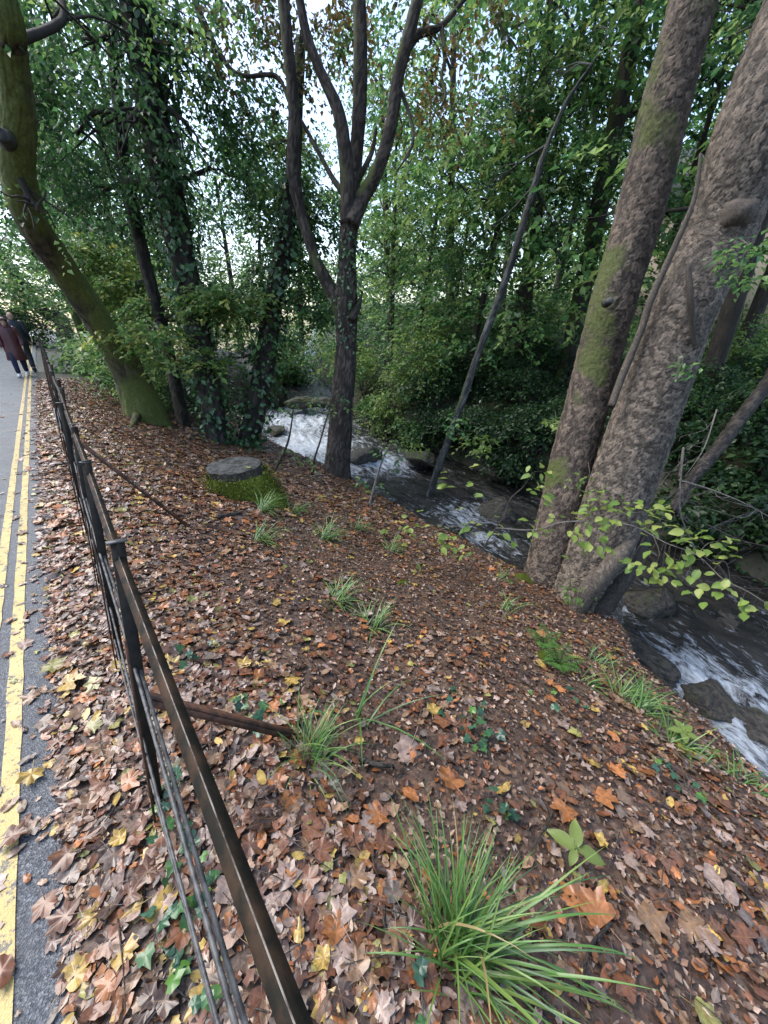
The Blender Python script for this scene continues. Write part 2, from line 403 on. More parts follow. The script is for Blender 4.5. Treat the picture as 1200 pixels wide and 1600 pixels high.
# ------------------------------------------------------------------ the lie of the land
UX, UY = -.633, .774                  # along the fence and road
NX, NY = .774, .633                   # from the road down the bank
n_ = math.hypot(UX, UY); UX /= n_; UY /= n_; n_ = math.hypot(NX, NY); NX /= n_; NY /= n_
def SA(s, a, z=0.0): return np.array([s * NX + a * UX, s * NY + a * UY, z])

RIV = np.array([  # x, y, water level, half width
    (6.6, -9, -2.35, 1.9), (5.5, -3, -2.25, 2.2), (4.9, .3, -2.15, 2.2), (4.4, 2.6, -2.08, 1.9), (3.5, 4.9, -2.0, 1.7), (2.1, 7.0, -1.95, 1.6),
    (.5, 9.0, -1.88, 1.45), (-.9, 10.3, -1.66, 1.35), (-2.1, 12, -1.55, 1.3), (-2.9, 14.3, -1.42, 1.15), (-3.4, 17, -1.28, 1.1), (-3.9, 20, -1.05, .6), (-4.6, 23, -.8, .4), (-6, 36, 0, .4), (-9, 60, 1.0, .5)])
RC = catmull(RIV, 420)
RT = norm(np.gradient(RC[:, :2], axis=0)); RL = np.concatenate([[0], np.cumsum(np.linalg.norm(np.diff(RC[:, :2], axis=0), axis=1))])
def river(x, y):
    x = np.asarray(x, float); y = np.asarray(y, float)
    idx = np.empty(len(x), int)
    for i in range(0, len(x), 8000):
        d2 = (x[i:i + 8000, None] - RC[None, :, 0]) ** 2 + (y[i:i + 8000, None] - RC[None, :, 1]) ** 2
        idx[i:i + 8000] = d2.argmin(1)
    dx, dy = x - RC[idx, 0], y - RC[idx, 1]
    side = RT[idx, 0] * dy - RT[idx, 1] * dx          # >0: left of upstream direction = road side
    lat = dx * -RT[idx, 1] + dy * RT[idx, 0]
    d = np.hypot(dx, dy)
    return d, np.sign(side), idx
def terrain(x, y, full=False):
    x = np.atleast_1d(np.asarray(x, float)); y = np.atleast_1d(np.asarray(y, float))
    s = x * NX + y * NY; a = x * UX + y * UY
    d, side, idx = river(x, y); zw, w = RC[idx, 2], RC[idx, 3]
    p = np.stack([x, y, 0 * x], 1)
    und = .10 * fbm(p * .55, 2, 3) + .035 * fbm(p * 2.3, 3, 5) + .012 * fbm(p * 9, 2, 9)
    sp = np.maximum(s, 0)
    near = -.34 * (np.sqrt(sp ** 2 + .09) - .3) + und * smooth(-.1, .8, s)
    near = np.where(s < 0, .012 + .01 * fbm(p * 7, 2, 9), near)
    near = np.where(s < -.42, -.03, near)
    near = np.where(s < -5.3, -.03 + .35 * np.minimum(-5.3 - s, 9) + .2 * und, near)
    e = np.maximum(d - w, 0)
    far = zw + .12 + 1.25 * (1 - np.exp(-e / 1.3)) + .085 * np.minimum(e, 30) + und * 2.2
    base = np.where(side > 0, near, np.where(s < 0, near, far))
    tb_ = .55 * np.exp(-((x - 2.15) ** 2 + (y - 3.15) ** 2) / .55)
    k = smooth(-.1, .62, tb_ + d - w + .12 * fbm(p * 1.7, 2, 21))
    k2 = smooth(-.1, .9, d - w + .25 * fbm(p * 1.1, 2, 22))
    kk = np.where(side > 0, k, k2)
    z = (zw - .3) * (1 - kk) + base * kk
    z = np.where((s < 0), base, z)
    if full: return z, s, a, d - w, side
    return z
def G(u, v, tmax=60):                 # where the sight line of a pixel meets the ground
    r = ray(u, v); t = np.linspace(.4, tmax, 3000)
    x, y, z = r[0] * t, r[1] * t, CAMZ + r[2] * t
    hit = np.nonzero(z <= terrain(x, y))[0]
    k = hit[0] if len(hit) else len(t) - 1
    return np.array([x[k], y[k], float(terrain(x[k], y[k])[0])]), t[k]
def ground_z(p): return float(terrain(p[0], p[1])[0])
def tnormal(x, y, e=.05):
    gx = (terrain(x + e, y) - terrain(x - e, y)) / (2 * e); gy = (terrain(x, y + e) - terrain(x, y - e)) / (2 * e)
    return norm(np.stack([-gx, -gy, np.ones_like(gx)], 1))

def axis(lo, hi, step, out, grow=1.16):
    a = list(np.arange(lo, hi, step)); s = step; x = a[-1]
    while x < out[1]: s *= grow; x += s; a.append(x)
    s = step; x = a[0]; pre = []
    while x > out[0]: s *= grow; x -= s; pre.append(x)
    return np.array(pre[::-1] + a)
gx = axis(-6, 7, .075, (-110, 110)); gy = axis(-.6, 12, .075, (-40, 160))
XX, YY = np.meshgrid(gx, gy); x, y = XX.ravel(), YY.ravel()
z, s, a, e, side = terrain(x, y, True)
nxg, nyg = len(gx), len(gy)
i = (np.arange(nyg - 1)[:, None] * nxg + np.arange(nxg - 1)[None]).ravel()
F = np.stack([i, i + 1, i + 1 + nxg, i + nxg], 1)
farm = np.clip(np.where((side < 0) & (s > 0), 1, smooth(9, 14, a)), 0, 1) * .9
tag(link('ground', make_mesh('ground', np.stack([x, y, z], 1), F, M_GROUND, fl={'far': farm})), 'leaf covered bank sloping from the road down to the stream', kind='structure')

# road
ra = np.concatenate([np.arange(-4, 8, .12), np.arange(8, 90, .8)]); rs = np.array([-5.2, -4, -3, -2.2, -1.6, -1.2, -.9, -.75, -.65, -.55, -.48, -.42, -.38, -.36])
AA, SS = np.meshgrid(ra, rs, indexing='ij'); aa, ss = AA.ravel(), SS.ravel()
edge = .025 * fbm(np.stack([aa * 3, 0 * aa, 0 * aa], 1), 3, 4) * (ss > -.45)
V = np.stack([(ss + edge) * NX + aa * UX, (ss + edge) * NY + aa * UY, np.where(ss > -.37, -.03, .004 - .004 * (ss > -.39))], 1)
k = (np.arange(len(ra) - 1)[:, None] * len(rs) + np.arange(len(rs) - 1)[None]).ravel()
tag(link('road', make_mesh('road', V, np.stack([k, k + len(rs), k + len(rs) + 1, k + 1], 1), M_ASPHALT)), 'narrow wet asphalt lane', kind='structure')
for sc_, lab in ((-.552, 'yellow line nearer the fence'), (-.655, 'yellow line farther from the fence')):
    q = np.stack([ra * 6, 0 * ra + sc_ * 50, 0 * ra], 1)
    el, er = .004 * vnoise(q * 3, 2), .004 * vnoise(q * 3, 5)
    V = np.concatenate([[SA(sc_ - .027 + l, a_, .008), SA(sc_ + .027 + r_, a_, .008)] for a_, l, r_ in zip(ra, el, er)])
    k = np.arange(len(ra) - 1) * 2
    tag(link('road_marking', make_mesh('road_marking', V, np.stack([k, k + 1, k + 3, k + 2], 1), M_YELLOW)), lab, kind='structure')

# water
li = np.concatenate([np.linspace(0, 419, 20)])
lw = []
for t_ in np.arange(0, RL[-1], .05):
    if 2 < t_ < 34 or int(t_ / .05) % 8 == 0: lw.append(t_)
lw = np.array(lw); cx, cy, cz, cw = (np.interp(lw, RL, RC[:, j]) for j in range(4)); tx, ty = np.interp(lw, RL, RT[:, 0]), np.interp(lw, RL, RT[:, 1])
cr = np.linspace(-1.35, 1.35, 70)
LW, CRR = np.meshgrid(np.arange(len(lw)), cr, indexing='ij'); L0, c0 = LW.ravel(), CRR.ravel()
off = c0 * cw[L0]
wx = cx[L0] - ty[L0] * off; wy = cy[L0] + tx[L0] * off
fp = np.stack([lw[L0] * .9, off * 1.6, 0 * off], 1)
rip = .06 * fbm(fp * 1.3, 3, 31) + .045 * fbm(fp * [3, 4.5, 1], 3, 33)
cas = 0 * wx
def spot(u, v, zz): r = ray(u, v); t = (zz - CAMZ) / r[2]; return r[:2] * t
for (u, v, zz, rad, k_) in ((1150, 1160, -2.1, .5, .2), (1080, 1040, -2.1, .4, .12), (1090, 1080, -2.1, .7, .24), (1130, 1130, -2.1, .6, .24), (1040, 1030, -2.08, .5, .12), (1180, 1085, -2.1, .5, .2), (1060, 1130, -2.1, .4, .2), (735, 805, -1.95, .7, .2), (760, 850, -2.0, .6, .16), (700, 800, -1.95, .6, .1), (600, 720, -1.75, .8, .34),
                            (490, 735, -1.7, 1.0, .55), (550, 715, -1.7, .6, .4), (470, 690, -1.5, 1.6, .42), (460, 655, -1.4, 1.8, .36), (950, 960, -2.1, .5, .12)):
    q = spot(u, v, zz); cas = np.maximum(cas, (1.15 * k_ + .03) * np.exp(-((wx - q[0]) ** 2 + (wy - q[1]) ** 2) / rad ** 2))
wz = cz[L0] + rip * (1 + 2.2 * cas)
k = (np.arange(len(lw) - 1)[:, None] * len(cr) + np.arange(len(cr) - 1)[None]).ravel()
tag(link('stream_water', make_mesh('stream_water', np.stack([wx, wy, wz], 1), np.stack([k, k + 1, k + 1 + len(cr), k + len(cr)], 1), M_WATER, fl={'foam': cas, 'along': lw[L0], 'across': off})), 'shallow fast stream with white riffles', kind='structure')

# ------------------------------------------------------------------ foliage makers
GREEN = np.array([(.028, .062, .018), (.045, .095, .025), (.07, .13, .03), (.105, .16, .035), (.15, .19, .045)])
DARKG = np.array([(.018, .045, .016), (.026, .06, .022), (.04, .085, .03)])
YELG = np.array([(.11, .16, .03), (.16, .2, .04), (.22, .22, .045), (.06, .12, .025)])
GREEN = GREEN * 1.75 * [.88, 1, 1.3]; DARKG = DARKG * 1.9; YELG = YELG * 1.5 * [.9, 1, 1.2]
AUT = np.array([(.11, .075, .03), (.15, .1, .035), (.07, .075, .025), (.16, .14, .04), (.06, .055, .025)])
def frames(f, nrm):
    f = norm(f); s = norm(np.cross(f, nrm)); return f, s, np.cross(s, f)
def leaves_mesh(name, base, f, nrm, size, col, material, origin=(0, 0, 0), aspect=.62, fold=.12, droop=.15):
    """small folded leaves: base point, direction, normal, length"""
    n = len(base); f, s, u = frames(f, nrm); L = size[:, None]
    v0 = base; v2 = base + f * L - u * L * droop
    m_ = base + f * L * .45
    v1 = m_ + s * L * aspect * .5 + u * L * fold; v3 = m_ - s * L * aspect * .5 + u * L * fold
    V = np.stack([v0, v1, v2, v3], 1).reshape(-1, 3) - np.asarray(origin)
    i = np.arange(n)[:, None] * 4
    F = np.concatenate([i + [0, 1, 2], i + [0, 2, 3]])
    return make_mesh(name, V, F, material, False, np.repeat(col, 4, 0))
def pick(pal, n, spread=.25):
    c = pal[rng.integers(0, len(pal), n)]
    return np.clip(c * (1 + spread * rng.standard_normal((n, 1))).clip(.4, 1.8), .004, .6)
def sprays(blobs, n, m=11, leaf=.1, length=.45, clump=.0, cfreq=.9, seed=0, droop=.25, pal=GREEN, shell=.55):
    """leafy twigs spread through ellipsoids: returns base, dir, normal, size, colour"""
    blobs = np.asarray(blobs, float); vol = blobs[:, 3] * blobs[:, 4] * blobs[:, 5]; pr = vol ** .8; pr /= pr.sum()
    T = np.zeros((0, 3))
    while len(T) < n:
        k = rng.choice(len(blobs), n, p=pr); d = norm(rng.standard_normal((n, 3))); r = rng.random(n) ** (1 / 3.); r = shell * r ** .5 + (1 - shell) * r
        q = blobs[k, :3] + d * r[:, None] * blobs[k, 3:]
        nz = fbm(q * cfreq, 2, seed); q = q[nz > clump + .25 * rng.standard_normal(n) - .05]
        T = np.vstack([T, q])
        if clump > .6: break
    T = T[:n]; n = len(T)
    ang = rng.random(n) * 2 * np.pi; dv = np.stack([np.cos(ang), np.sin(ang), -droop + .25 * rng.standard_normal(n)], 1); dv = norm(dv)
    ce = blobs[((T[:, None] - blobs[None, :, :3]) ** 2).sum(2).argmin(1), :3] if len(blobs) < 40 else T
    out = T - ce; out[:, 2] = 0; dv = norm(dv + .5 * norm(out + 1e-6))
    sv = norm(np.cross(dv, [0, 0, 1.]))
    tcol = pal[rng.integers(0, len(pal), n)]
    kk = np.arange(m); side = np.where(kk % 2 == 0, 1., -1.)
    B = T[:, None] + dv[:, None] * (kk / m * length)[None, :, None] - np.array([0, 0, 1.]) * ((kk / m) ** 2 * length * .35)[None, :, None] + .03 * rng.standard_normal((n, m, 3))
    f = dv[:, None] * .7 + sv[:, None] * side[None, :, None] * .9 + .25 * rng.standard_normal((n, m, 3)) + np.array([0, 0, -.25])
    nr = np.array([0, 0, 1.]) + .38 * rng.standard_normal((n, m, 3))
    sz = leaf * (.65 + .7 * rng.random((n, m)))
    cl = np.clip(tcol[:, None] * (1 + .22 * rng.standard_normal((n, m, 1))).clip(.5, 1.7), .004, .5)
    return B.reshape(-1, 3), f.reshape(-1, 3), nr.reshape(-1, 3), sz.ravel(), cl.reshape(-1, 3)
def moss_attr(V, path, want=(-1, -.3, .3), base=.0, seed=0, freq=2.0, up=0., amp=.45, dirs=None):
    if dirs is None:
        path = np.asarray(path); k = ((V[:, None, :] - path[None]) ** 2).sum(2).argmin(1); dirs = norm(V - path[k])
    d = dirs
    return base + up * V[:, 2] + .45 * (d @ norm(np.array(want, float))) + amp * fbm(V * freq, 3, seed)
def W(u, v, t, px): return (*P(u, v, t), px * t / 600 / 2)

def limb_path(a, b, sag=.1, seed=0):
    a, b = np.asarray(a), np.asarray(b); r = np.random.default_rng(seed); L = np.linalg.norm(b - a)
    pts = [a + (b - a) * f + r.standard_normal(3) * L * .06 * (0 < f < 1) + np.array([0, 0, L * sag * math.sin(math.pi * f)]) for f in (0, .3, .6, 1)]
    return np.array(pts)

def trunk_part(name, W4, material, parent, base, sides=16, step=.06, amp=.1, freq=2.5, flare=0, flare_h=.45, buttress=.25, moss=None, seed=0, label=None, stretch=.4, relief=None):
    W4 = np.asarray(W4, float); L = np.linalg.norm(np.diff(W4[:, :3], axis=0), axis=1).sum()
    n = max(6, int(L / step))
    V, F = tube(W4[:, :3], W4[:, 3], sides, n, amp, freq, seed, True, flare, flare_h, buttress, stretch, relief)
    dr_ = LAST['_d']; ex_ = {k_: np.concatenate([v_, [0, 0]]) for k_, v_ in LAST.items() if k_ != '_d'}
    ms = moss_attr(V, None, seed=seed, dirs=dr_, **moss) if moss else np.full(len(V), -1.)
    o = link(name, make_mesh(name, V - base, F, material, True, fl={'moss': ms, **ex_}), parent)
    if label: o['label'] = label
    return o
def ivy_part(parent, base, W4, n, leaf=.09, spread=1.35, pal=DARKG, f0=0., f1=1.):
    W4 = np.asarray(W4, float); q = catmull(W4, 120); k = (rng.uniform(f0, f1, n) * 119).astype(int)
    tg = norm(np.gradient(q[:, :3], axis=0))[k]; d = rng.standard_normal((n, 3)); d = norm(d - tg * (d * tg).sum(1, keepdims=True))
    rad = q[k, 3] * rng.uniform(1.0, spread, n) + rng.exponential(.05, n)
    B = q[k, :3] + d * rad[:, None] + .05 * rng.standard_normal((n, 3))
    f = np.array([0, 0, -.8]) + .5 * rng.standard_normal((n, 3)) + .3 * d; nr = d + .35 * rng.standard_normal((n, 3)) + [0, 0, .35]
    me = leaves_mesh('ivy', B, f, nr, leaf * rng.uniform(.6, 1.3, n), pick(pal, n), M_IVY, base, .85)
    return link('ivy', me, parent)
CROWN = .72
def crown_part(parent, base, blobs, n, name='crown', material=None, limbs_from=None, bark=None, lr=.05, **kw):
    bl = np.array([(*P(u, v, t), rx, ry, rz) for (u, v, t, rx, ry, rz) in blobs])
    B, f, nr, sz, cl = sprays(bl, int(n * CROWN), **kw)
    o = link(name, leaves_mesh(name, B, f, nr, sz, cl, material or M_LEAF, base), parent)
    if limbs_from is not None:
        lf = np.asarray(limbs_from, float)
        for i_, b_ in enumerate(bl):
            st = lf[((lf[:, :3] - b_[:3]) ** 2).sum(1).argmin()]
            L = np.linalg.norm(b_[:3] - st[:3]); r0 = min(lr, st[3] * .6)
            mb = MB(); pth = limb_path(st[:3], b_[:3], .05, i_ + 3)
            mb.add(*tube(pth, np.linspace(r0, r0 * .35, 4), 7, 14, .15, 4, i_))
            q = catmull(pth, 20); rr = np.random.default_rng(i_ * 7 + 1)
            for j_ in range(7):
                a_ = q[6 + 2 * j_]; e_ = b_[:3] + rr.uniform(-.8, .8, 3) * b_[3:]
                mb.add(*tube(limb_path(a_, e_, .0, j_), np.linspace(r0 * .35, .006, 4), 5, 9, .1, 4, j_))
            V_ = np.concatenate(mb.V); mb.fl = {'moss': [np.full(len(V_), -1.)]}
            link('limb', mb.mesh('limb', bark or M_BARK_DARK, base), parent)
    return o

# ------------------------------------------------------------------ the fence
FB = SA(-.14, 0, 0)
fence = thing('metal_fence', 'low leaning rusty metal fence running along the lane verge', 'fence', SA(-.14, 1.1))
FO = np.array(fence.location)
def FS(h): return -.14 + .142 * h
def fence_box(name, a0, a1, h0, h1, thick, material, ds=0., parent=fence, label=None):
    """flat bar in the plane of the leaning fence"""
    mb = MB(); v = []
    for a_, h_ in ((a0, h0), (a1, h0), (a1, h1), (a0, h1)):
        for o_ in (-thick / 2, thick / 2): v.append(SA(FS(h_) + ds + o_, a_, h_ - .142 * o_))
    f = np.array([[0, 2, 4, 6], [1, 7, 5, 3], [0, 1, 3, 2], [2, 3, 5, 4], [4, 5, 7, 6], [6, 7, 1, 0]])
    mb.add(np.array(v), f); o = link(name, mb.mesh(name, material, FO, False), parent)
    if label: o['label'] = label
    return o
post_a = [1.1 + .82 * k for k in range(26)]
def fence_post(a_, jit):
    mb = MB()
    w = .03; T = .01
    for (x0, x1, s0, s1) in ((-T / 2, T / 2, -w * .62, w * .45), (T / 2 + .001, w * .7, -T / 2, T / 2)):   # a T section
        v = []
        for h_ in (-.15, 1.03 + jit):
            for a2 in (x0, x1):
                for s2 in (s0, s1): v.append(SA(FS(h_) + s2, a_ + a2, h_))
        mb.add(np.array(v), np.array([[0, 1, 3, 2], [4, 6, 7, 5], [0, 4, 5, 1], [2, 3, 7, 6], [0, 2, 6, 4], [1, 5, 7, 3]]))
    return mb.mesh('post', M_IRON, SA(-.14, a_), False)
pm = [fence_post(0, j) for j in (0, .01, -.012)]
for k, a_ in enumerate(post_a):
    o = link('post', pm[k % 3], fence); o.location = SA(-.14, a_) - FO
    o.rotation_euler = (random.uniform(-.02, .02), random.uniform(-.02, .02), random.uniform(-.1, .1))
    cp = fence_box('post_cap', a_ - .009, a_ + .009, 1.031, 1.035, .046, M_ROD, -.003, o); cp.location = tuple(-(SA(-.14, a_) - FO))
    st = fence_box('strap', a_ - .075, a_ - .062, -.02, .78, .006, M_RUST, -.03, o); st.location = tuple(-(SA(-.14, a_) - FO))
# top rail: an angle iron with its ridge up, slightly uneven
aa = np.arange(-3.0, 23, .1)
wv = .006 * vnoise(np.stack([aa * .9, 0 * aa, 0 * aa], 1), 8); wz_ = .008 * vnoise(np.stack([aa * .8, 0 * aa + 5, 0 * aa], 1), 8)
prof = [(-.013, -.006), (-.0009, .0045), (0, .0055), (.0009, .0045), (.013, -.006), (.0105, -.0095), (0, .000), (-.0105, -.0095)]
V = np.concatenate([[SA(FS(.985) + x_ + o1, a_, .985 + z_ + o2) for x_, z_ in prof] for a_, o1, o2 in zip(aa, wv, wz_)]) - FO
m8 = len(prof); i = np.arange(len(aa) - 1)[:, None] * m8; j = np.arange(m8)[None]
F = np.stack([i + j, i + (j + 1) % m8, i + (j + 1) % m8 + m8, i + j + m8], -1).reshape(-1, 4)
fm = np.tile([0, 1, 1, 0, 0, 0, 0, 0], len(aa) - 1)
link('rail', make_mesh('rail', V, F, [M_RAIL, M_RIDGE], False, fmat=fm), fence)['label'] = 'ridged top rail of mossy brown angle iron'
def rod(h, r, ds, material, lab=None, a0=-3., a1=22.):
    aa = np.arange(a0, a1, .25); p = np.array([SA(FS(h) + ds + .004 * math.sin(a_ * 2.1 + h * 9), a_, h + .006 * math.sin(a_ * 1.3 + h * 20)) for a_ in aa])
    V, F = tube(p, np.full(len(p), r), 8, len(p)); mb = MB().add(V - FO, F); o = link('rail', mb.mesh('rail', material), fence)
    if lab: o['label'] = lab
for h_, r_, d_ in ((.62, .0048, -.010), (.60, .0048, .004), (.34, .0042, -.012), (.16, .004, -.012)): rod(h_, r_, d_, M_ROD, 'thin grey steel rod')
def brace(a_, h_, foot, lab):
    p0 = SA(FS(h_) + .02, a_, h_); p1 = np.array(foot); p1 = p1 + norm(p1 - p0) * .25
    d = norm(p1 - p0); sdv = np.array([UX, UY, 0]); upv = np.cross(d, sdv); mb = MB()
    for (sw, uw, so_) in ((.03, .005, 0), (.005, .022, -.013)):
        v = [p + sdv * (sw * i_ + so_) + upv * (uw * j_ - (.016 if uw > .02 else 0)) for p in (p0, p1) for i_ in (-.5, .5) for j_ in (-.5, .5)]
        mb.add(np.array(v), np.array([[0, 1, 3, 2], [4, 6, 7, 5], [0, 4, 5, 1], [2, 3, 7, 6], [0, 2, 6, 4], [1, 5, 7, 3]]))
    link('brace', mb.mesh('brace', M_RUST, FO, False), fence)['label'] = lab
brace(post_a[0], .50, G(465, 1146)[0], 'rusty brace propping the nearest post')
brace(post_a[3], .80, G(297, 822)[0], 'long rusty brace from the fence down the bank')
tg_ = fence_box('tag', post_a[6] - .05, post_a[6] + .05, .40, .62, .004, M_WHITE, -.05, fence, 'small white tag fixed to the fence')
tk = fence_box('tag_mark', post_a[6] - .02, post_a[6] + .03, .44, .58, .001, simple('blue_ink', (.03, .05, .2), (.05, .07, .25), 5), -.0535, tg_); tk.location = (0, 0, 0)

# ------------------------------------------------------------------ big twin-stemmed tree on the bank edge
gb, tb = G(890, 925); base = gb.copy()
twin = thing('large_tree', 'large twin-stemmed tree with flaky bark at the edge of the bank', 'tree', base)
T0 = tb
stL = [W(848, 925, T0 + .25, 70), W(860, 870, T0 + .2, 64), W(893, 720, T0 + .1, 62), W(930, 580, T0 - .05, 62), W(958, 470, T0 - .25, 66), W(1000, 330, T0 - .5, 68), W(1044, 150, T0 - .85, 70), W(1083, 0, T0 - 1.1, 68), W(1122, -160, T0 - 1.25, 64), (*(P(1122, -160, T0 - 1.25) + [.1, .6, 3]), .17), (*(P(1122, -160, T0 - 1.25) + [.3, 1.2, 6]), .1)]
stR = [W(908, 960, T0 - .05, 102), W(922, 900, T0 - .05, 94), W(966, 770, T0 - .2, 90), W(1018, 620, T0 - .4, 92), W(1068, 480, T0 - .65, 92), W(1122, 365, T0 - .8, 98), W(1174, 200, T0 - 1.1, 100), W(1236, 40, T0 - 1.3, 102), W(1310, -140, T0 - 1.45, 98), (*(P(1310, -140, T0 - 1.45) + [.5, .3, 2.5]), .22), (*(P(1310, -140, T0 - 1.45) + [1.2, .6, 6]), .12)]
for st in (stL, stR):
    q = np.array(st[0][:3]) - [0, 0, .35]; st.insert(0, (*q, st[0][3] * 1.1))
trunk_part('trunk', stL, M_BARK_MOSSY, twin, base, 120, .02, .075, 3.2, .22, .25, .3, dict(want=(-1, -.25, .15), base=-.38, freq=2.6, up=.07, amp=.8), 4, 'straighter stem with moss up its left side', .6, ('flake', .008, .04))
trunk_part('trunk', stR, M_BARK_BIG, twin, base, 160, .018, .06, 3.6, .25, .28, .3, dict(want=(-1, 0, .2), base=-.6), 9, 'thicker leaning stem with pale flaking bark', .7, ('flake', .0085, .036))
def rootlike(name, pts, lab=None, material=M_BARK_BIG, parent=None, org=None, amp=.15, sides=14):
    w_ = np.array([W(*p) for p in pts]); o = trunk_part(name, w_, material, parent if parent is not None else twin, base if org is None else org, sides, .025, amp, 8, seed=len(pts) + int(pts[0][0]), stretch=.5)
    if lab: o['label'] = lab
    return o
rootlike('root', [(1000, 790, T0 - .22, 24), (985, 835, T0 - .32, 26), (962, 875, T0 - .42, 28), (930, 910, T0 - .48, 28), (908, 940, T0 - .45, 28), (897, 975, T0 - .35, 28)], 'pale root running down the right side of the base')
rootlike('root', [(1005, 835, T0 - .2, 24), (980, 890, T0 - .3, 28), (950, 935, T0 - .35, 30), (925, 970, T0 - .35, 30), (908, 1000, T0 - .3, 28)], 'dark root hanging over the water', M_BARK_DARK)
# climbing vine between the stems, loop of vine on the right stem, burl
rootlike('vine', [(955, 635, T0 - .5, 11), (975, 580, T0 - .55, 12), (1000, 520, T0 - .65, 11), (1018, 465, T0 - .75, 11), (1052, 390, T0 - .9, 9), (1085, 310, T0 - 1.05, 7), (1095, 240, T0 - 1.15, 5)], 'pale woody vine between the two stems', M_BARK_BIG, amp=.25, sides=8)
rootlike('vine', [(1075, 415, T0 - 1.02, 7), (1079, 470, T0 - .98, 9), (1081, 510, T0 - .9, 8), (1086, 540, T0 - .85, 7)], 'vine loop on the right stem', M_BARK, amp=.25, sides=8)
rootlike('vine', [(1122, 430, T0 - .65, 8), (1103, 520, T0 - .5, 10), (1068, 620, T0 - .35, 10), (1036, 690, T0 - .28, 10), (1016, 740, T0 - .2, 9), (990, 810, T0 - .12, 9)], 'vine down the right edge of the thicker stem', M_BARK, amp=.3, sides=8)
bc = np.array(P(1148, 342, T0 - 1.02))
mb = MB()
th, ph = np.meshgrid(np.linspace(0, 2 * np.pi, 25)[:-1], np.linspace(.02, np.pi - .02, 14), indexing='ij')
d = np.stack([np.cos(th) * np.sin(ph), np.sin(th) * np.sin(ph), np.cos(ph)], -1).reshape(-1, 3)
rad = .14 * (1 + .25 * fbm(d * 2.2, 3, 5) + .1 * fbm(d * 7, 2, 6)) * (1 + .25 * d[:, 2])
i = np.arange(24)[:, None] * 14; j = np.arange(13)[None]; i2 = ((np.arange(24) + 1) % 24)[:, None] * 14
mb.add(bc + d * rad[:, None] * [1, 1, .8], np.stack([i + j, i2 + j, i2 + j + 1, i + j + 1], -1).reshape(-1, 4), fl={'moss': -1.})
link('burl', mb.mesh('burl', M_BARK_BIG, base), twin)['label'] = 'knobbly burl high on the right stem'
kb = np.array(P(953, 470, T0 - .62)); V, F = tube([kb + [.03, .12, -.02], kb, kb + [-.005, -.02, .005]], [.045, .035, .015], 10, 6, .2, 9, 3)
mb = MB().add(V, F, fl={'moss': -1.}); link('branch_stub', mb.mesh('branch_stub', M_CUT, base), twin)['label'] = 'pale broken branch stub'
crown_part(twin, base, [(1120, -260, 3.2, 1.4, 1.4, .8), (1330, -120, 3.6, 1.2, 1.4, 1.0), (980, -330, 3.8, 1.5, 1.3, .8)], 240, limbs_from=stL[6:-1] + stR[7:-1], lr=.08, leaf=.065)

# ------------------------------------------------------------------ centre tree
gb, T1 = G(527, 742); base = gb.copy()
ct = thing('centre_tree', 'slender forked tree with brown bark standing by the stream in the middle', 'tree', base)
tr = [(*(gb - [0, 0, .3]), .32), W(526, 742, T1, 40), W(532, 660, T1 - .25, 36), W(540, 560, T1 - .6, 33), W(541, 480, T1 - .9, 34), W(543, 400, T1 - 1.2, 28), W(546, 340, T1 - 1.45, 28)]
trunk_part('trunk', tr, M_BARK, ct, base, 72, .03, .1, 4, .35, .3, .3, dict(want=(0, -1, 0), base=-.55), 2, None, .4, ('ridge', .014, .05))
def limb(pts, parent, base, material=M_BARK, sides=14, amp=.12):
    return trunk_part('limb', np.array([W(*p) for p in pts]), material, parent, base, 24, .04, amp, 5, moss=dict(want=(-.6, -.3, .6), base=-.1), seed=int(pts[-1][0]), relief=('ridge', .008, .04))
L1 = [(540, 500, T1 - .85, 28), (522, 462, T1 - .9, 24), (493, 405, T1 - 1.1, 17), (470, 330, T1 - 1.35, 16), (458, 262, T1 - 1.6, 20), (460, 180, T1 - 1.9, 18), (452, 90, T1 - 2.2, 18), (440, -20, T1 - 2.5, 17), (425, -140, T1 - 2.8, 12)]
L2 = [(545, 350, T1 - 1.45, 26), (541, 260, T1 - 1.75, 22), (530, 180, T1 - 2.0, 20), (500, 110, T1 - 2.2, 15), (478, 50, T1 - 2.35, 14), (462, -40, T1 - 2.6, 12)]
L3 = [(546, 345, T1 - 1.45, 26), (555, 260, T1 - 1.6, 20), (562, 160, T1 - 1.95, 22), (563, 60, T1 - 2.3, 22), (560, -60, T1 - 2.6, 18)]
L4 = [(548, 350, T1 - 1.5, 26), (566, 310, T1 - 1.55, 22), (592, 262, T1 - 1.75, 20), (612, 190, T1 - 2.0, 19), (622, 120, T1 - 2.2, 19), (640, 50, T1 - 2.4, 19), (662, -40, T1 - 2.6, 15)]
L5 = [(535, 300, T1 - 1.6, 10), (515, 270, T1 - 1.6, 7), (480, 205, T1 - 1.6, 6), (455, 165, T1 - 1.7, 6), (432, 120, T1 - 1.7, 6), (380, 118, T1 - 1.7, 5), (350, 95, T1 - 1.7, 8), (312, 20, T1 - 1.9, 10), (300, -30, T1 - 2.0, 10)]
L6 = [(625, 100, T1 - 2.2, 10), (652, 55, T1 - 2.2, 12), (690, 40, T1 - 2.2, 9), (740, -20, T1 - 2.3, 7)]
L7 = [(690, 40, T1 - 2.2, 7), (695, 90, T1 - 2.2, 6), (690, 120, T1 - 2.2, 5), (696, 148, T1 - 2.2, 5), (688, 170, T1 - 2.2, 3)]
L8 = [(628, 145, T1 - 2.1, 6), (644, 195, T1 - 2.1, 5), (643, 230, T1 - 2.1, 5), (620, 268, T1 - 2.0, 3)]
L9 = [(543, 330, T1 - 1.5, 16), (556, 290, T1 - 1.5, 10), (580, 240, T1 - 1.5, 7), (588, 200, T1 - 1.55, 5)]
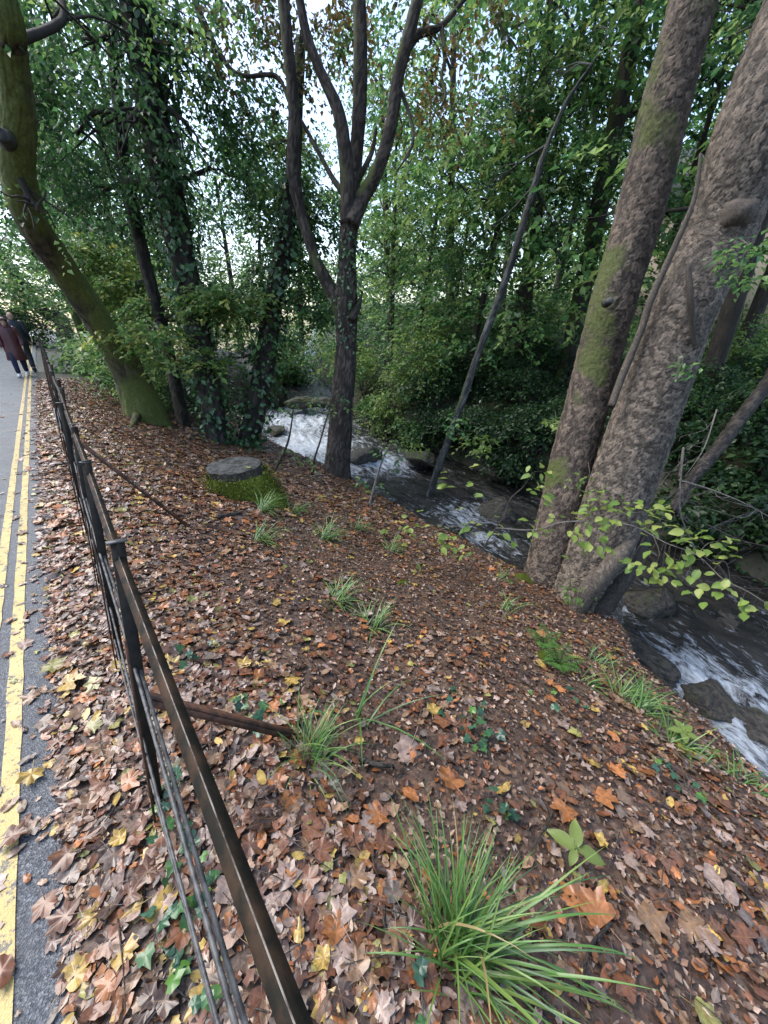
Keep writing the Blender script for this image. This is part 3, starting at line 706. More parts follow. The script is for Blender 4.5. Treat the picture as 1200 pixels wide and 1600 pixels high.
L10 = [(548, 500, T1 - .95, 16), (560, 478, T1 - 1.0, 9), (564, 462, T1 - 1.0, 5)]
for l_ in (L1, L2, L3, L4, L5, L6, L7, L8, L9, L10): limb(l_, ct, base)
ivy_part(ct, base, tr[2:], 500, .06, 1.25, DARKG, .3, .9)
crown_part(ct, base, [(400, 40, T1 - 1.6, 1.3, 1.2, .9), (340, -40, T1 - 2, 1.3, 1.2, .8), (500, 30, T1 - 1.5, 1.1, 1.0, 1.0), (600, 50, T1 - 1.6, 1.1, 1.0, .9), (680, 40, T1 - 1.7, 1.2, 1.1, .9), (740, 120, T1 - 1.2, 1.0, 1.1, .8), (640, 190, T1 - 1.0, .8, .9, .5), (430, 170, T1 - 1.0, .8, .9, .5)], 560, name='crown', m=10, leaf=.088, clump=.1, cfreq=1.4, seed=3, pal=np.vstack([AUT, AUT, GREEN[1:3]]), droop=.5)

# ------------------------------------------------------------------ leaning mossy tree by the lane
gb, T2 = G(222, 655); base = gb.copy()
lt = thing('leaning_tree', 'big mossy tree leaning out over the fence beside the lane', 'tree', base)
tr = [(*(gb - [0, -.1, .4]), .5), W(226, 650, T2, 56), W(200, 580, T2 - .5, 46), W(152, 500, T2 - 1.3, 40), W(98, 420, T2 - 2.2, 42), W(48, 345, T2 - 3.1, 44), W(28, 270, T2 - 3.6, 46), W(28, 180, T2 - 4.0, 46), W(14, 70, T2 - 4.4, 44), W(-12, -60, T2 - 4.8, 40), (*(P(-12, -60, T2 - 4.8) + [-.3, .3, 3]), .12)]
trunk_part('trunk', tr, M_BARK_MOSS2, lt, base, 80, .05, .12, 2.5, .35, .4, .35, dict(want=(.5, -.5, .7), base=.2, freq=1.4, up=.06), 6, None, .4, ('ridge', .02, .09))
V, F = tube([P(12, 220, T2 - 3.9), P(4, 212, T2 - 4.2), P(2, 210, T2 - 4.25)], [.1, .07, .05], 12, 5, .15, 6, 2); mb = MB().add(V, F, fl={'moss': -1.})
link('branch_stub', mb.mesh('branch_stub', M_CUT, base), lt)
for k, p2 in enumerate(((246, 662), (255, 640), (200, 668), (275, 655))):
    e_, _ = G(*p2); s_ = gb + (e_ - gb) * .25 + [0, 0, .12]; mid = gb + (e_ - gb) * .7 + [0, 0, .0]
    V, F = tube([s_, mid, e_ - [0, 0, .05], e_ + (e_ - gb) * .4 - [0, 0, .2]], [.09, .06, .04, .03], 9, 18, .15, 5, k); mb = MB().add(V, F, fl={'moss': moss_attr(V, V[:-2:9], (0, 0, 1), .1)})
    link('root', mb.mesh('root', M_BARK_DARK, base), lt)
crown_part(lt, base, [(90, -60, T2 - 4.2, 1.6, 1.4, .9), (60, 330, T2 - 3.6, .5, .5, .35), (180, -20, T2 - 3, 1.6, 1.4, .9), (-80, 60, T2 - 3, 1.4, 1.5, 1.0)], 330, limbs_from=tr[5:-1], lr=.05, leaf=.075)

# ------------------------------------------------------------------ the row of trees left of the stream
def wood_tree(name, label, pts, blobs, n, bark=M_BARK_DARK, ivy=0, ivy_range=(0, 1), group=None, kw=None, cat='tree', top=None, gpx=None, sides=14):
    g_, t_ = G(*(gpx or pts[0][:2])); T = t_
    w_ = [(*(g_ - [0, 0, .3]), pts[0][3] * T / 1200 * 1.15)] + [W(u, v, T + dt, px) for u, v, dt, px in pts]
    if top is not None: w_.append((*(np.array(w_[-1][:3]) + top), w_[-1][3] * .5))
    tr = thing(name, label, cat, g_, group)
    trunk_part('trunk', w_, bark, tr, g_, 28, .06, .1, 3, .25, .3, .25, dict(want=(-1, 0, .4), base=-.2), int(pts[0][0]), None, .4, ('ridge', .015, .06))
    if ivy: ivy_part(tr, g_, w_, ivy, .1, 1.45, DARKG, *ivy_range)
    if blobs:
        crown_part(tr, g_, [(u, v, T + dt, rx, ry, rz) for u, v, dt, rx, ry, rz in blobs], n, limbs_from=w_[2:], bark=bark, **(kw or {}))
    return tr
wood_tree('ivy_tree', 'dark ivy-clad tree with drooping dark green crown behind the stump', [(342, 688, 0, 34), (325, 600, -.3, 34), (305, 490, -.7, 38), (284, 400, -1.1, 40), (262, 290, -1.6, 44), (238, 170, -2.1, 44), (215, 40, -2.6, 42), (190, -90, -3, 36)],
    [(230, 90, -2.6, 1.3, 1.2, 1.0), (130, 60, -2.4, 1.4, 1.2, 1.0), (120, 210, -1.8, 1.2, 1.2, .9), (290, 190, -2.3, 1.0, 1.0, 1.0), (330, 260, -1.5, .9, 1.0, .7), (330, 60, -2.4, .9, 1.0, .9), (200, 300, -.6, 1.2, 1.2, .7), (90, 330, -.5, 1.2, 1.2, .7), (200, 190, -2.6, .9, .9, .9)], 1750, ivy=2600, kw=dict(pal=np.vstack([DARKG, GREEN[:3], GREEN[:2]]), m=11, leaf=.092, clump=.08, droop=.9, seed=5, lr=.07))
wood_tree('slim_tree', 'slim dark tree standing just left of the ivy-clad tree', [(288, 668, .2, 19), (272, 590, 0, 18), (252, 500, -.3, 17), (232, 430, -.6, 18), (212, 345, -.9, 18), (196, 250, -1.3, 17), (180, 120, -1.9, 16), (165, -20, -2.3, 13)],
    [(300, 560, -1.2, .7, .6, .2), (230, 520, -1.6, .7, .6, .22), (360, 470, -1.2, .8, .6, .25), (250, 480, .3, .9, .8, .3), (330, 500, .2, .9, .8, .28), (270, 545, .2, .8, .7, .25), (200, 450, .5, .9, .9, .35), (160, 400, .6, 1.0, .9, .4)], 1050, kw=dict(pal=np.vstack([GREEN[2:], YELG]), m=12, leaf=.11, droop=.1, seed=6, lr=.03), top=np.array([0, .2, 1.5]))
wood_tree('ivy_tree', 'leaning ivy-covered tree beside the white water upstream', [(385, 705, .8, 30), (400, 640, .6, 32), (415, 560, .3, 32), (425, 480, 0, 30), (440, 400, -.4, 26), (455, 310, -.8, 24), (462, 200, -1.2, 20), (470, 60, -1.6, 16)],
    [(440, 430, .3, .8, .8, .5), (385, 470, .2, .9, .8, .4), (430, 520, .0, .7, .7, .3), (480, 480, .6, .9, .8, .4), (460, 330, .2, 1.0, .9, .6), (380, 560, .6, .6, .6, .3), (420, 240, .5, 1.0, 1.0, .6)], 1100, ivy=1800, ivy_range=(0, .8), kw=dict(pal=np.vstack([GREEN, DARKG]), m=11, leaf=.11, droop=.3, seed=8, lr=.04))
wood_tree('grey_sapling_tree', 'thin grey tree leaning to the right across the stream', [(668, 788, 0, 10), (690, 715, -.1, 10), (718, 640, -.2, 11), (750, 545, -.35, 11), (782, 460, -.55, 11), (810, 375, -.8, 11), (835, 290, -1.0, 10), (856, 225, -1.2, 8), (885, 160, -1.4, 6), (925, 100, -1.6, 4)],
    [(860, 130, .4, 1.0, 1.1, .7), (780, 190, .8, 1.1, 1.1, .7), (900, 250, .6, 1.0, 1.1, .7), (830, 330, 1.0, 1.1, 1.1, .7), (760, 300, 1.4, 1.1, 1.1, .6), (950, 60, .2, 1.1, 1.1, .7), (720, 400, 2, 1.1, 1.1, .6), (870, 420, 1.0, .9, .9,   .5)], 1150, bark=M_BARK_GREY, kw=dict(pal=np.vstack([GREEN[:4], DARKG]), m=11, leaf=.088, clump=.06, droop=.2, seed=9, lr=.03), gpx=(663, 797))
TWG = M_BARK_DARK
wood_tree('far_lane_tree', 'dark curved trunk leaning over the far end of the lane', [(95, 500, 4, 20), (70, 488, 3.4, 17), (40, 455, 2.6, 17), (12, 415, 1.6, 16), (-30, 370, .6, 15), (-80, 300, 0, 14)], [(20, 380, 2.5, 2, 2, 1.0), (-40, 300, 2, 2, 2, 1.2), (90, 420, 4.5, 2, 2, 1.0)], 500, gpx=(105, 545), kw=dict(leaf=.14, seed=12, pal=GREEN[1:], m=10))
g_ = SA(-6.3, 20); g_[2] = ground_z(g_)
# trees along the far side of the lane
for k, (s_, a_, h_, r_) in enumerate(((-6.6, 21, 8, .3), (-7.5, 26, 9, .32), (-5.9, 31, 9, .3), (1.9, 27, 9, .28), (3.4, 21, 9, .25))):
    g_ = SA(s_, a_); g_[2] = ground_z(g_); lab = ['green mossy trunk behind the walkers', 'tree in the hedge beyond the walkers', 'farthest tree on the left of the lane', 'tree at the far end of the fence', 'tree down the bank beyond the fence end'][k]
    tr_ = thing('lane_tree', lab, 'tree', g_, 'trees along the far lane')
    w_ = np.array([(*(g_ - [0, 0, .2]), r_ * 1.3), (*(g_ + [0, 0, .6]), r_), (*(g_ + [.3 - .15 * k, 0, h_ * .5]), r_ * .75), (*(g_ + [.1 * k, .3, h_]), r_ * .35)])
    trunk_part('trunk', w_, M_BARK_MOSSY, tr_, g_, 12, .2, .1, 2, .3, .4, .2, dict(want=(.5, -.7, .3), base=.3), k)
    bl = np.array([(*(g_ + q), rx, rx, rz) for q, rx, rz in ((np.array([0, 0, h_ - 1]), 3, 2), (np.array([2, 1, h_ - 3]), 2.4, 1.5), (np.array([-2, -1, h_ - 3.2]), 2.4, 1.5), (np.array([.5, -1.5, h_ - 5]), 2.4, 1.2))])
    B, f, nr, sz, cl = sprays(bl, 550, m=10, leaf=.17, length=.8, seed=30 + k, pal=GREEN)
    link('crown', leaves_mesh('crown', B, f, nr, sz, cl, M_LEAF, g_), tr_)

# ------------------------------------------------------------------ woodland across the stream
def forest_tree(g_, h_, r_, seed, lean=(0, 0), leaf=.15, n=370, pal=GREEN, low=.3):
    rr = np.random.default_rng(seed); name = 'woodland_tree'; lx, ly = lean
    tr_ = thing(name, None, None, g_)
    z0 = np.zeros(3)
    w_ = np.array([(0, 0, -.3, r_ * 1.3), (0, 0, .5, r_), (lx * .5, ly * .5, h_ * .45, r_ * .75), (lx, ly, h_ * .95, r_ * .3)])
    trunk_part('trunk', w_, M_BARK_DARK, tr_, z0, 12, .2, .1, 2, .3, .4, .2, dict(want=(-1, 0, 0), base=-.1), seed)
    bl = []; mb = MB()
    for k in range(9):
        f_ = low + (1 - low) * (k + .5) / 9; an = rr.uniform(0, 6.28); ra = rr.uniform(.8, 2.6) * (1.15 - .6 * f_)
        c_ = np.array([lx * f_ + ra * math.cos(an), ly * f_ + ra * math.sin(an), h_ * f_ + rr.uniform(-.2, .4)]); rx = rr.uniform(1.1, 1.9); bl.append((*c_, rx, rx, rx * rr.uniform(.35, .6)))
        st = np.array([lx * f_ * .85, ly * f_ * .85, h_ * f_ * .88]); mb.add(*tube(limb_path(st, c_, .05, k), np.linspace(r_ * .3, .012, 4), 6, 10, .1, 4, k))
        for j in range(3): mb.add(*tube(limb_path(st + (c_ - st) * .6, c_ + rr.uniform(-1, 1, 3) * [1.2, 1.2, .4], 0, j), np.linspace(r_ * .12, .006, 4), 4, 7))
    mb.fl = {'moss': [np.full(sum(map(len, mb.V)), -1.)]}
    link('limb', mb.mesh('limb', M_BARK_DARK), tr_)
    B, f, nr, sz, cl = sprays(bl, n, m=11, leaf=leaf, length=.7, seed=seed, pal=pal, clump=.06)
    link('crown', leaves_mesh('crown', B, f, nr, sz, cl, M_LEAF), tr_)
    return tr_
protos = [forest_tree(np.zeros(3), 9.5, .16, 41, (.5, .2)), forest_tree(np.zeros(3), 11, .2, 42, (-.6, .3), pal=np.vstack([GREEN, YELG])), forest_tree(np.zeros(3), 8, .11, 43, (.8, -.3), n=400, low=.2), forest_tree(np.zeros(3), 12, .22, 44, (0, 0), low=.4, pal=np.vstack([DARKG, GREEN]))]
wood = [(610, 560, 15, 2, 'young leafy tree leaning over the stream right of the middle trunk'), (790, 540, 13.5, 2, 'young tree just right of the thin grey trunk'), (700, 545, 20, 2, 'slim leafy tree farther back on the far bank'),
           # pixel the trunk passes through near its foot, horizontal distance, prototype, label
    (905, 480, 13.5, 3, 'dark straight trunk just left of the twin-stemmed tree'), (935, 500, 17, 0, 'thin dark trunk seen between the two stems of the big tree'), (1010, 500, 16, 2, 'woodland tree hidden behind the gap of the twin stems'),
    (1150, 480, 11.5, 0, 'dark trunk right of the thick leaning stem'), (1185, 470, 14.0, 1, 'trunk at the right edge in front of the pale wall'), (1110, 480, 19, 3, 'distant trunk right of the leaning stem on the lawn side'),
    (820, 520, 15, 1, 'tree behind the thin grey leaning tree'), (735, 540, 13, 2, 'slim tree behind the thin grey tree, deep in shade'), (700, 560, 18, 0, 'tree between the stream and the dark slope'), (650, 570, 16, 2, 'small light-crowned tree across the stream'),
    (610, 560, 21, 1, 'pale green tree right of the middle tree, upstream'), (470, 540, 25, 1, 'tree over the far bend of the stream'), 
    (400, 545, 22, 2, 'tree behind the leaning ivy-covered tree'), (340, 550, 20, 0, 'tree behind the dark ivy-clad tree'), (375, 530, 29, 3, 'tall distant tree left of the stream'), (240, 535, 19, 1, 'tree behind the slim dark tree'), (180, 530, 22, 3, 'tall tree behind the leaning mossy tree'), (140, 525, 30, 0, 'distant tree above the far fence'),
    (780, 510, 23, 3, 'distant tall tree in the dense wood'), (860, 500, 26, 1, 'distant tree in the dense wood left of the big tree'), (970, 480, 27, 3, 'tall tree far behind the twin stems'), (1060, 480, 30, 1, 'far tree behind the leaning stem'), (1280, 450, 10, 3, 'tree just outside the right edge'), (300, 530, 36, 3, 'far tall tree left of the middle'), ]
used = set()
for k, (u, v, D, pi, lab) in enumerate(wood):
    r = ray(u, v); f_ = D / math.hypot(r[0], r[1]); g_ = np.array([r[0] * f_, r[1] * f_, 0]); g_[2] = ground_z(g_)
    o = protos[pi] if pi not in used else copy_tree(protos[pi]); used.add(pi)
    o.location = tuple(g_); o.rotation_euler = (0, 0, rng.uniform(0, 6.28)); s_ = rng.uniform(.85, 1.2); o.scale = (s_, s_, s_ * rng.uniform(.95, 1.1))
    tag(o, lab, 'tree', 'trees of the wood across the stream')

# distant wood that closes the view
bl = []
for k in range(150):
    an = rng.uniform(-1.15, 1.1); D = rng.uniform(34, 58); xx_, yy_ = D * math.sin(an), D * math.cos(an); h_ = rng.uniform(.5, 11) if rng.random() < .8 else rng.uniform(9, 14)
    r_ = rng.uniform(2.0, 3.6); bl.append((xx_, yy_, ground_z((xx_, yy_)) + h_ * .8, r_, r_, r_ * .6))
for k in range(95):
    an = rng.uniform(-.5, .95); D = rng.uniform(30, 46); r_ = rng.uniform(1.8, 3); bl.append((D * math.sin(an), D * math.cos(an), ground_z((D * math.sin(an), D * math.cos(an))) + rng.uniform(.2, 5), r_, r_, r_ * .6))
for k in range(46):
    an = rng.uniform(-.95, -.5); D = rng.uniform(40, 58); r_ = rng.uniform(2, 3.2); bl.append((D * math.sin(an), D * math.cos(an), rng.uniform(.5, 6), r_, r_, r_ * .7))
B, f, nr, sz, cl = sprays(bl, 8200, m=9, leaf=.36, length=1.5, seed=77, pal=np.vstack([GREEN, YELG, GREEN]), clump=-.1)
tag(link('distant_wood', leaves_mesh('distant_wood', B, f, nr, sz, cl, M_LEAF)), 'distant mass of green woodland', kind='stuff')

# shrubs on the far bank and behind the fence
def shrub_proto(seed, h_, r_, n, leaf, pal, kind):
    rr = np.random.default_rng(seed); o = thing('shrub', None, None)
    bl = [(rr.uniform(-.5, .5) * r_, rr.uniform(-.5, .5) * r_, h_ * rr.uniform(.3, .85), r_ * rr.uniform(.45, .8), r_ * rr.uniform(.45, .8), h_ * rr.uniform(.2, .35)) for _ in range(6)]
    B, f, nr, sz, cl = sprays(bl, n, m=9, leaf=leaf, length=.35, seed=seed, pal=pal, droop=.2)
    link('foliage', leaves_mesh('foliage', B, f, nr, sz, cl, M_LEAF), o)
    mb = MB()
    for b_ in bl:
        for j in range(2):
            mb.add(*tube(limb_path(np.array([rr.uniform(-.08, .08), rr.uniform(-.08, .08), -.15]), np.array(b_[:3]) + rr.uniform(-.5, .5, 3) * np.array(b_[3:]), .15, j + 5), np.linspace(.018, .004, 4), 5, 8))
    mb.fl = {'moss': [np.full(sum(map(len, mb.V)), -1.)]}
    link('stem', mb.mesh('stem', M_TWIG), o)
    return o
sp_ = [shrub_proto(51, 1.3, .9, 190, .085, np.vstack([GREEN[:3], DARKG]) * .6, 0), shrub_proto(52, .9, .8, 130, .1, GREEN[1:4], 1), shrub_proto(53, 1.8, 1.0, 200, .09, np.vstack([GREEN[1:], YELG[:2]]), 2), shrub_proto(54, .6, .7, 90, .11, np.vstack([DARKG, GREEN[:3]]) * .55, 3)]  # dark shrub palettes scaled down, painting the far slope's shade into the leaves
slist = [(700, 700, 0), (760, 705, 3), (735, 690, 0), (805, 680, 3), (820, 640, 0), (770, 620, 0), (640, 700, 1), (600, 690, 2), (625, 655, 2), (580, 660, 1), (680, 640, 0), (720, 600, 0), (850, 590, 0), (900, 600, 0), (650, 610, 2), (690, 585, 2), (570, 620, 2), (780, 575, 1), (840, 555, 2), (740, 565, 2),
         (1090, 640, 0), (1130, 700, 0), (1180, 680, 0), (1150, 620, 2), (1195, 620, 0), (1100, 590, 2), (1180, 750, 3), (1120, 780, 3), (1060, 720, 3), (1190, 820, 3), (1160, 580, 1), (1060, 640, 1), (1090, 840, 3), (1150, 860, 3), (960, 620, 0), (1010, 660, 3),
         (430, 640, 1), (400, 620, 2), (360, 640, 0), (330, 630, 1), (450, 610, 2), (520, 620, 1), (500, 600, 2), (310, 610, 2), (260, 620, 1), (480, 590, 2), (540, 610, 2), (740, 745, 3), (800, 745, 3), (700, 740, 3), (650, 735, 3), (830, 720, 0), (870, 700, 0)]
cwords = ['dark leafy shrub', 'mid green low shrub', 'tall yellow-green shrub', 'low dark bramble clump']
used = set()
def shrub_at(g_, k, lab, sc_=1., group='shrubs on the far bank'):
    o = sp_[k] if k not in used else copy_tree(sp_[k]); used.add(k)
    o.location = tuple(g_); o.rotation_euler = (0, 0, rng.uniform(0, 6.28)); s_ = sc_ * rng.uniform(.85, 1.25); o.scale = (s_, s_, s_)
    tag(o, lab, 'shrub', group)
def region(u, v):
    if u > 1030: return 'right of the big tree'
    if u > 930: return 'between the twin stems'
    if u > 690: return 'on the slope behind the grey tree'
    if u > 555: return 'right of the middle tree'
    if u > 410: return 'by the white water upstream'
    return 'under the trees left of the stream'
for k, (u, v, pi) in enumerate(slist):
    g_, t_ = G(u, v, 34)
    d_, sd_, ix_ = river(np.array([g_[0]]), np.array([g_[1]]))
    if d_[0] < RC[ix_[0], 3] + .25:
        nrm = np.array([RT[ix_[0], 1], -RT[ix_[0], 0]]) if u > 500 else np.array([-RT[ix_[0], 1], RT[ix_[0], 0]])
        g_[:2] = RC[ix_[0], :2] + nrm * (RC[ix_[0], 3] + .6); g_[2] = ground_z(g_)
    dist = 'nearest' if t_ < 9 else ('mid-distance' if t_ < 15 else 'far')
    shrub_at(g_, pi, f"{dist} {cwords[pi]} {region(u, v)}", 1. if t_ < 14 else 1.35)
for k, (s_, a_, pi, sc_, lab) in enumerate(((1.7, 10.6, 2, .8, 'pale leafy bush just behind the fence, nearest of the row'), (1.6, 12.2, 2, .9, 'leafy bush behind the fence at the leaning tree'), (1.7, 13.8, 1, 1.5, 'broad bush behind the far fence'), (1.7, 15.6, 2, 1.1, 'yellow-flecked bush behind the far fence'), (1.8, 17.6, 1, 1.6, 'bush beyond the leaning tree'), (1.9, 20, 2, 1.1, 'farthest bush beside the fence'), (2.2, 13, 0, 1.2, 'dark bush below the leaning tree'), (2.9, 11.4, 0, 1.0, 'dark bush at the foot of the slim tree'),
                                               (7.4, 17.6, 2, 1.1, 'bright bush at the head of the white water'), (8.6, 17.4, 1, 1.5, 'low bush right of the head of the white water'), (7.8, 19.4, 2, 1.4, 'leafy bush closing the stream bend'), (6.4, 18.2, 1, 1.4, 'low bush left of the head of the white water'), (9.6, 19, 2, 1.3, 'pale bush beyond the stream bend'),
  (-6.2, 19, 0, 1.5, 'hedge bush behind the walkers'), (-6.4, 23, 0, 1.6, 'dark hedge bush past the walkers'), (-5.9, 27, 2, 1.4, 'far hedge bush on the left of the lane'), (-2.5, 40, 0, 2.2, 'dark bush where the lane ends'), (-4.5, 38, 2, 2, 'pale bush where the lane ends'), (-.5, 39, 0, 2, 'bush at the far end of the fence'))):
    g_ = SA(s_, a_); g_[2] = ground_z(g_); shrub_at(g_, pi, lab, sc_, 'bushes along the lane')

# low cover on the far bank
n = 30000; x = rng.uniform(-9, 16, n); y = rng.uniform(1, 24, n); z, s, a, e, side = terrain(x, y, True)
ok = ((side < 0) & (e > .08) | (side > 0) & (s > 1.5) & (a > 11.5) & (e > .3)) & (fbm(np.stack([x, y, 0 * x], 1) * .9, 2, 61) > -.75)
b_ = np.stack([x, y, z + rng.exponential(.12, n)], 1)[ok]; n = len(b_)
B = np.repeat(b_, 5, 0) + .07 * rng.standard_normal((n * 5, 3)); f = rng.standard_normal((n * 5, 3)) * [1, 1, .3]
tag(link('undergrowth', leaves_mesh('undergrowth', B, f, np.array([0, 0, 1.]) + .35 * rng.standard_normal((n * 5, 3)), .1 * rng.uniform(.5, 1.3, n * 5), pick(np.vstack([DARKG, GREEN[:3]]) * .45, n * 5), M_IVY)), 'ivy and bramble covering the far bank', kind='stuff')  # naturally dark leaves, dimmed further to hold the far bank's shade in colour

n = 14000; x = rng.uniform(-26, 34, n); y = rng.uniform(16, 52, n); z, s, a, e, side = terrain(x, y, True)
ok = (s > .8) & (e > .2) & (fbm(np.stack([x, y, 0 * x], 1) * .35, 2, 62) > -.35); lawn_c = ray(1150, 545); lawn_c = lawn_c[:2] * 21 / math.hypot(lawn_c[0], lawn_c[1]); ok &= np.hypot(x - lawn_c[0] - 1.5, y - lawn_c[1] - .7) > 6
b_ = np.stack([x, y, z + rng.exponential(.35, n)], 1)[ok]; n = len(b_); B = np.repeat(b_, 4, 0) + .25 * rng.standard_normal((n * 4, 3)); f = rng.standard_normal((n * 4, 3)) * [1, 1, .3]
tag(link('undergrowth', leaves_mesh('undergrowth', B, f, np.array([0, 0, 1.]) + .4 * rng.standard_normal((n * 4, 3)), .24 * rng.uniform(.5, 1.3, n * 4), pick(GREEN, n * 4), M_LEAF)), 'low green growth on the floor of the far wood', kind='stuff')

# ------------------------------------------------------------------ pale building and lawn glimpsed on the right
D = 30; r = ray(1190, 450); f_ = D / math.hypot(r[0], r[1]); hb = np.array([r[0] * f_, r[1] * f_, 0]); hb[2] = ground_z(hb) - .3
house = thing('pale_building', 'pale orange rendered building glimpsed through the trees at the right edge', 'building', hb)
mb = MB().box((0, 0, 2.6), 12, 6, 5.2); w_ = mb.mesh('wall', simple('pale_render', (.5, .38, .27), (.58, .46, .34), 3, .8), (0, 0, 0), False); link('wall', w_, house)
mb = MB(); mb.add(np.array([[-6.4, -3.4, 5.2], [6.4, -3.4, 5.2], [6.4, 3.4, 5.2], [-6.4, 3.4, 5.2], [-6.4, 0, 7.6], [6.4, 0, 7.6]]), [np.array([[0, 1, 5, 4], [2, 3, 4, 5], [3, 2, 1, 0]]), np.array([[0, 4, 3], [1, 2, 5]])])
link('roof', mb.mesh('roof', simple('slate', (.06, .06, .065), (.12, .12, .125), 6, .6), (0, 0, 0), False), house)
for x_ in (-4, -1.3, 1.3, 4):
    mb = MB().box((x_, -3.0, 2.9), 1.0, .12, 1.4); wf = link('window', mb.mesh('window', M_WHITE, (0, 0, 0), False), house)
    mb = MB().box((x_, -3.07, 2.9), .84, .03, 1.24); link('pane', mb.mesh('pane', simple('dark_glass', (.03, .035, .04), (.05, .055, .06), 2, .1), (0, 0, 0), False), wf)
r = ray(1150, 545); f_ = 21 / math.hypot(r[0], r[1]); lc = np.array([r[0] * f_, r[1] * f_])
gxx, gyy = np.meshgrid(np.linspace(-6, 9, 40), np.linspace(-3.5, 5, 24)); x, y = lc[0] + gxx.ravel(), lc[1] + gyy.ravel()
k = (np.arange(23)[:, None] * 40 + np.arange(39)[None]).ravel()
tag(link('lawn', make_mesh('lawn', np.stack([x, y, terrain(x, y) + .06], 1), np.stack([k, k + 1, k + 41, k + 40], 1), simple('mown_grass', (.06, .11, .02), (.1, .17, .03), 30, .8))), 'green lawn beyond the wood', kind='structure')

# ------------------------------------------------------------------ mossy stump
gb, ts = G(382, 783); base = gb.copy()
topc = P(366, 727, ts + .12); hh = topc[2] - gb[2]
stump = thing('tree_stump', 'wide sawn tree stump with a flat grey top and bright moss on its side', 'stump', base)
ns, nh = 48, 18; th = np.linspace(0, 2 * np.pi, ns, endpoint=False); rr0 = 42 * ts / 600
V = []; 
for k in range(nh):
    f_ = k / (nh - 1); c_ = gb + np.array([0, .25, 0]) + (topc - gb - np.array([0, .25, 0])) * f_; c_[2] = gb[2] - .25 + (hh + .25) * f_
    fl_ = rr0 * (1 + .42 * (1 - f_) ** 1.8 + .45 * (1 - f_) ** 1.5 * np.exp(-((th + .75 + np.pi) % (2 * np.pi) - np.pi) ** 2 / .12) + .2 * (1 - f_) ** 2 * np.cos(3 * th + 1))
    q = np.stack([np.cos(th) * 2, np.sin(th) * 2, 0 * th + f_], 1); fl_ = fl_ * (1 + .06 * fbm(q * 1.3, 3, 8)) + .02 * fbm(q * 6, 2, 9)
    V.append(np.stack([c_[0] + fl_ * np.cos(th), c_[1] + fl_ * np.sin(th), np.full(ns, c_[2])], 1))
Vs = np.concatenate(V); i = np.arange(nh - 1)[:, None] * ns; j = np.arange(ns)[None]; k = (j + 1) % ns
link('trunk', make_mesh('trunk', Vs - base, np.stack([i + j, i + k, i + k + ns, i + j + ns], -1).reshape(-1, 4), M_BARK_DARK, fl={'moss': np.full(len(Vs), -.6)}), stump)
top = V[-1]; rings = [top * (1 - f_) + top.mean(0) * f_ + [0, 0, .006 * (f_ > 0) * (1 if k_ % 2 else -.4)] for k_, f_ in enumerate((0, .08, .25, .45, .65, .85))]; Vt = np.vstack(rings + [top.mean(0)])
F = [np.concatenate([np.stack([i_ * ns + np.arange(ns), i_ * ns + (np.arange(ns) + 1) % ns, (i_ + 1) * ns + (np.arange(ns) + 1) % ns, (i_ + 1) * ns + np.arange(ns)], 1) for i_ in range(5)]), np.stack([5 * ns + np.arange(ns), 5 * ns + (np.arange(ns) + 1) % ns, np.full(ns, 6 * ns)], 1)]
link('cut_face', make_mesh('cut_face', Vt - base + [0, 0, .004], F, M_CUT, False), stump)
# moss cushion: a thick lumpy skin over the side facing the lane and down the buttress
g = np.stack(V, 0); keep = slice(1, nh - 2); q = g[keep]; cen = q.mean(1, keepdims=True); d = norm(q - cen)
edge = smooth(-.35, .1, -(d[..., 1] * .8 + d[..., 0] * -.45) + .25 * fbm((q * 3).reshape(-1, 3), 2, 3).reshape(q.shape[:2])) * smooth(0, .25, np.linspace(0, 1, q.shape[0]))[:, None] ** .3
off = edge[..., None] * (.035 + .03 * fbm((q * 14).reshape(-1, 3), 3, 4).reshape(q.shape[:2])[..., None]) - (1 - edge[..., None]) * .06
Vm = (q + d * off).reshape(-1, 3); i = np.arange(q.shape[0] - 1)[:, None] * ns
link('moss', make_mesh('moss', Vm - base, np.stack([i + j, i + k, i + k + ns, i + j + ns], -1).reshape(-1, 4), M_MOSS), stump)
n = 6000; kk = rng.integers(0, len(Vm), n); sel = edge.ravel()[kk] > .5; B = (Vm + d.reshape(-1, 3) * 0)[kk][sel]; dd = d.reshape(-1, 3)[kk][sel]; n = len(B)
link('moss_tufts', leaves_mesh('moss_tufts', B + .03 * rng.standard_normal((n, 3)), dd + .8 * rng.standard_normal((n, 3)) + [0, 0, .3], rng.standard_normal((n, 3)), np.full(n, .028), pick(np.array([(.1, .13, .018), (.17, .2, .03), (.06, .08, .012)]), n), M_LEAF, base, .5), stump)['kind'] = 'stuff'

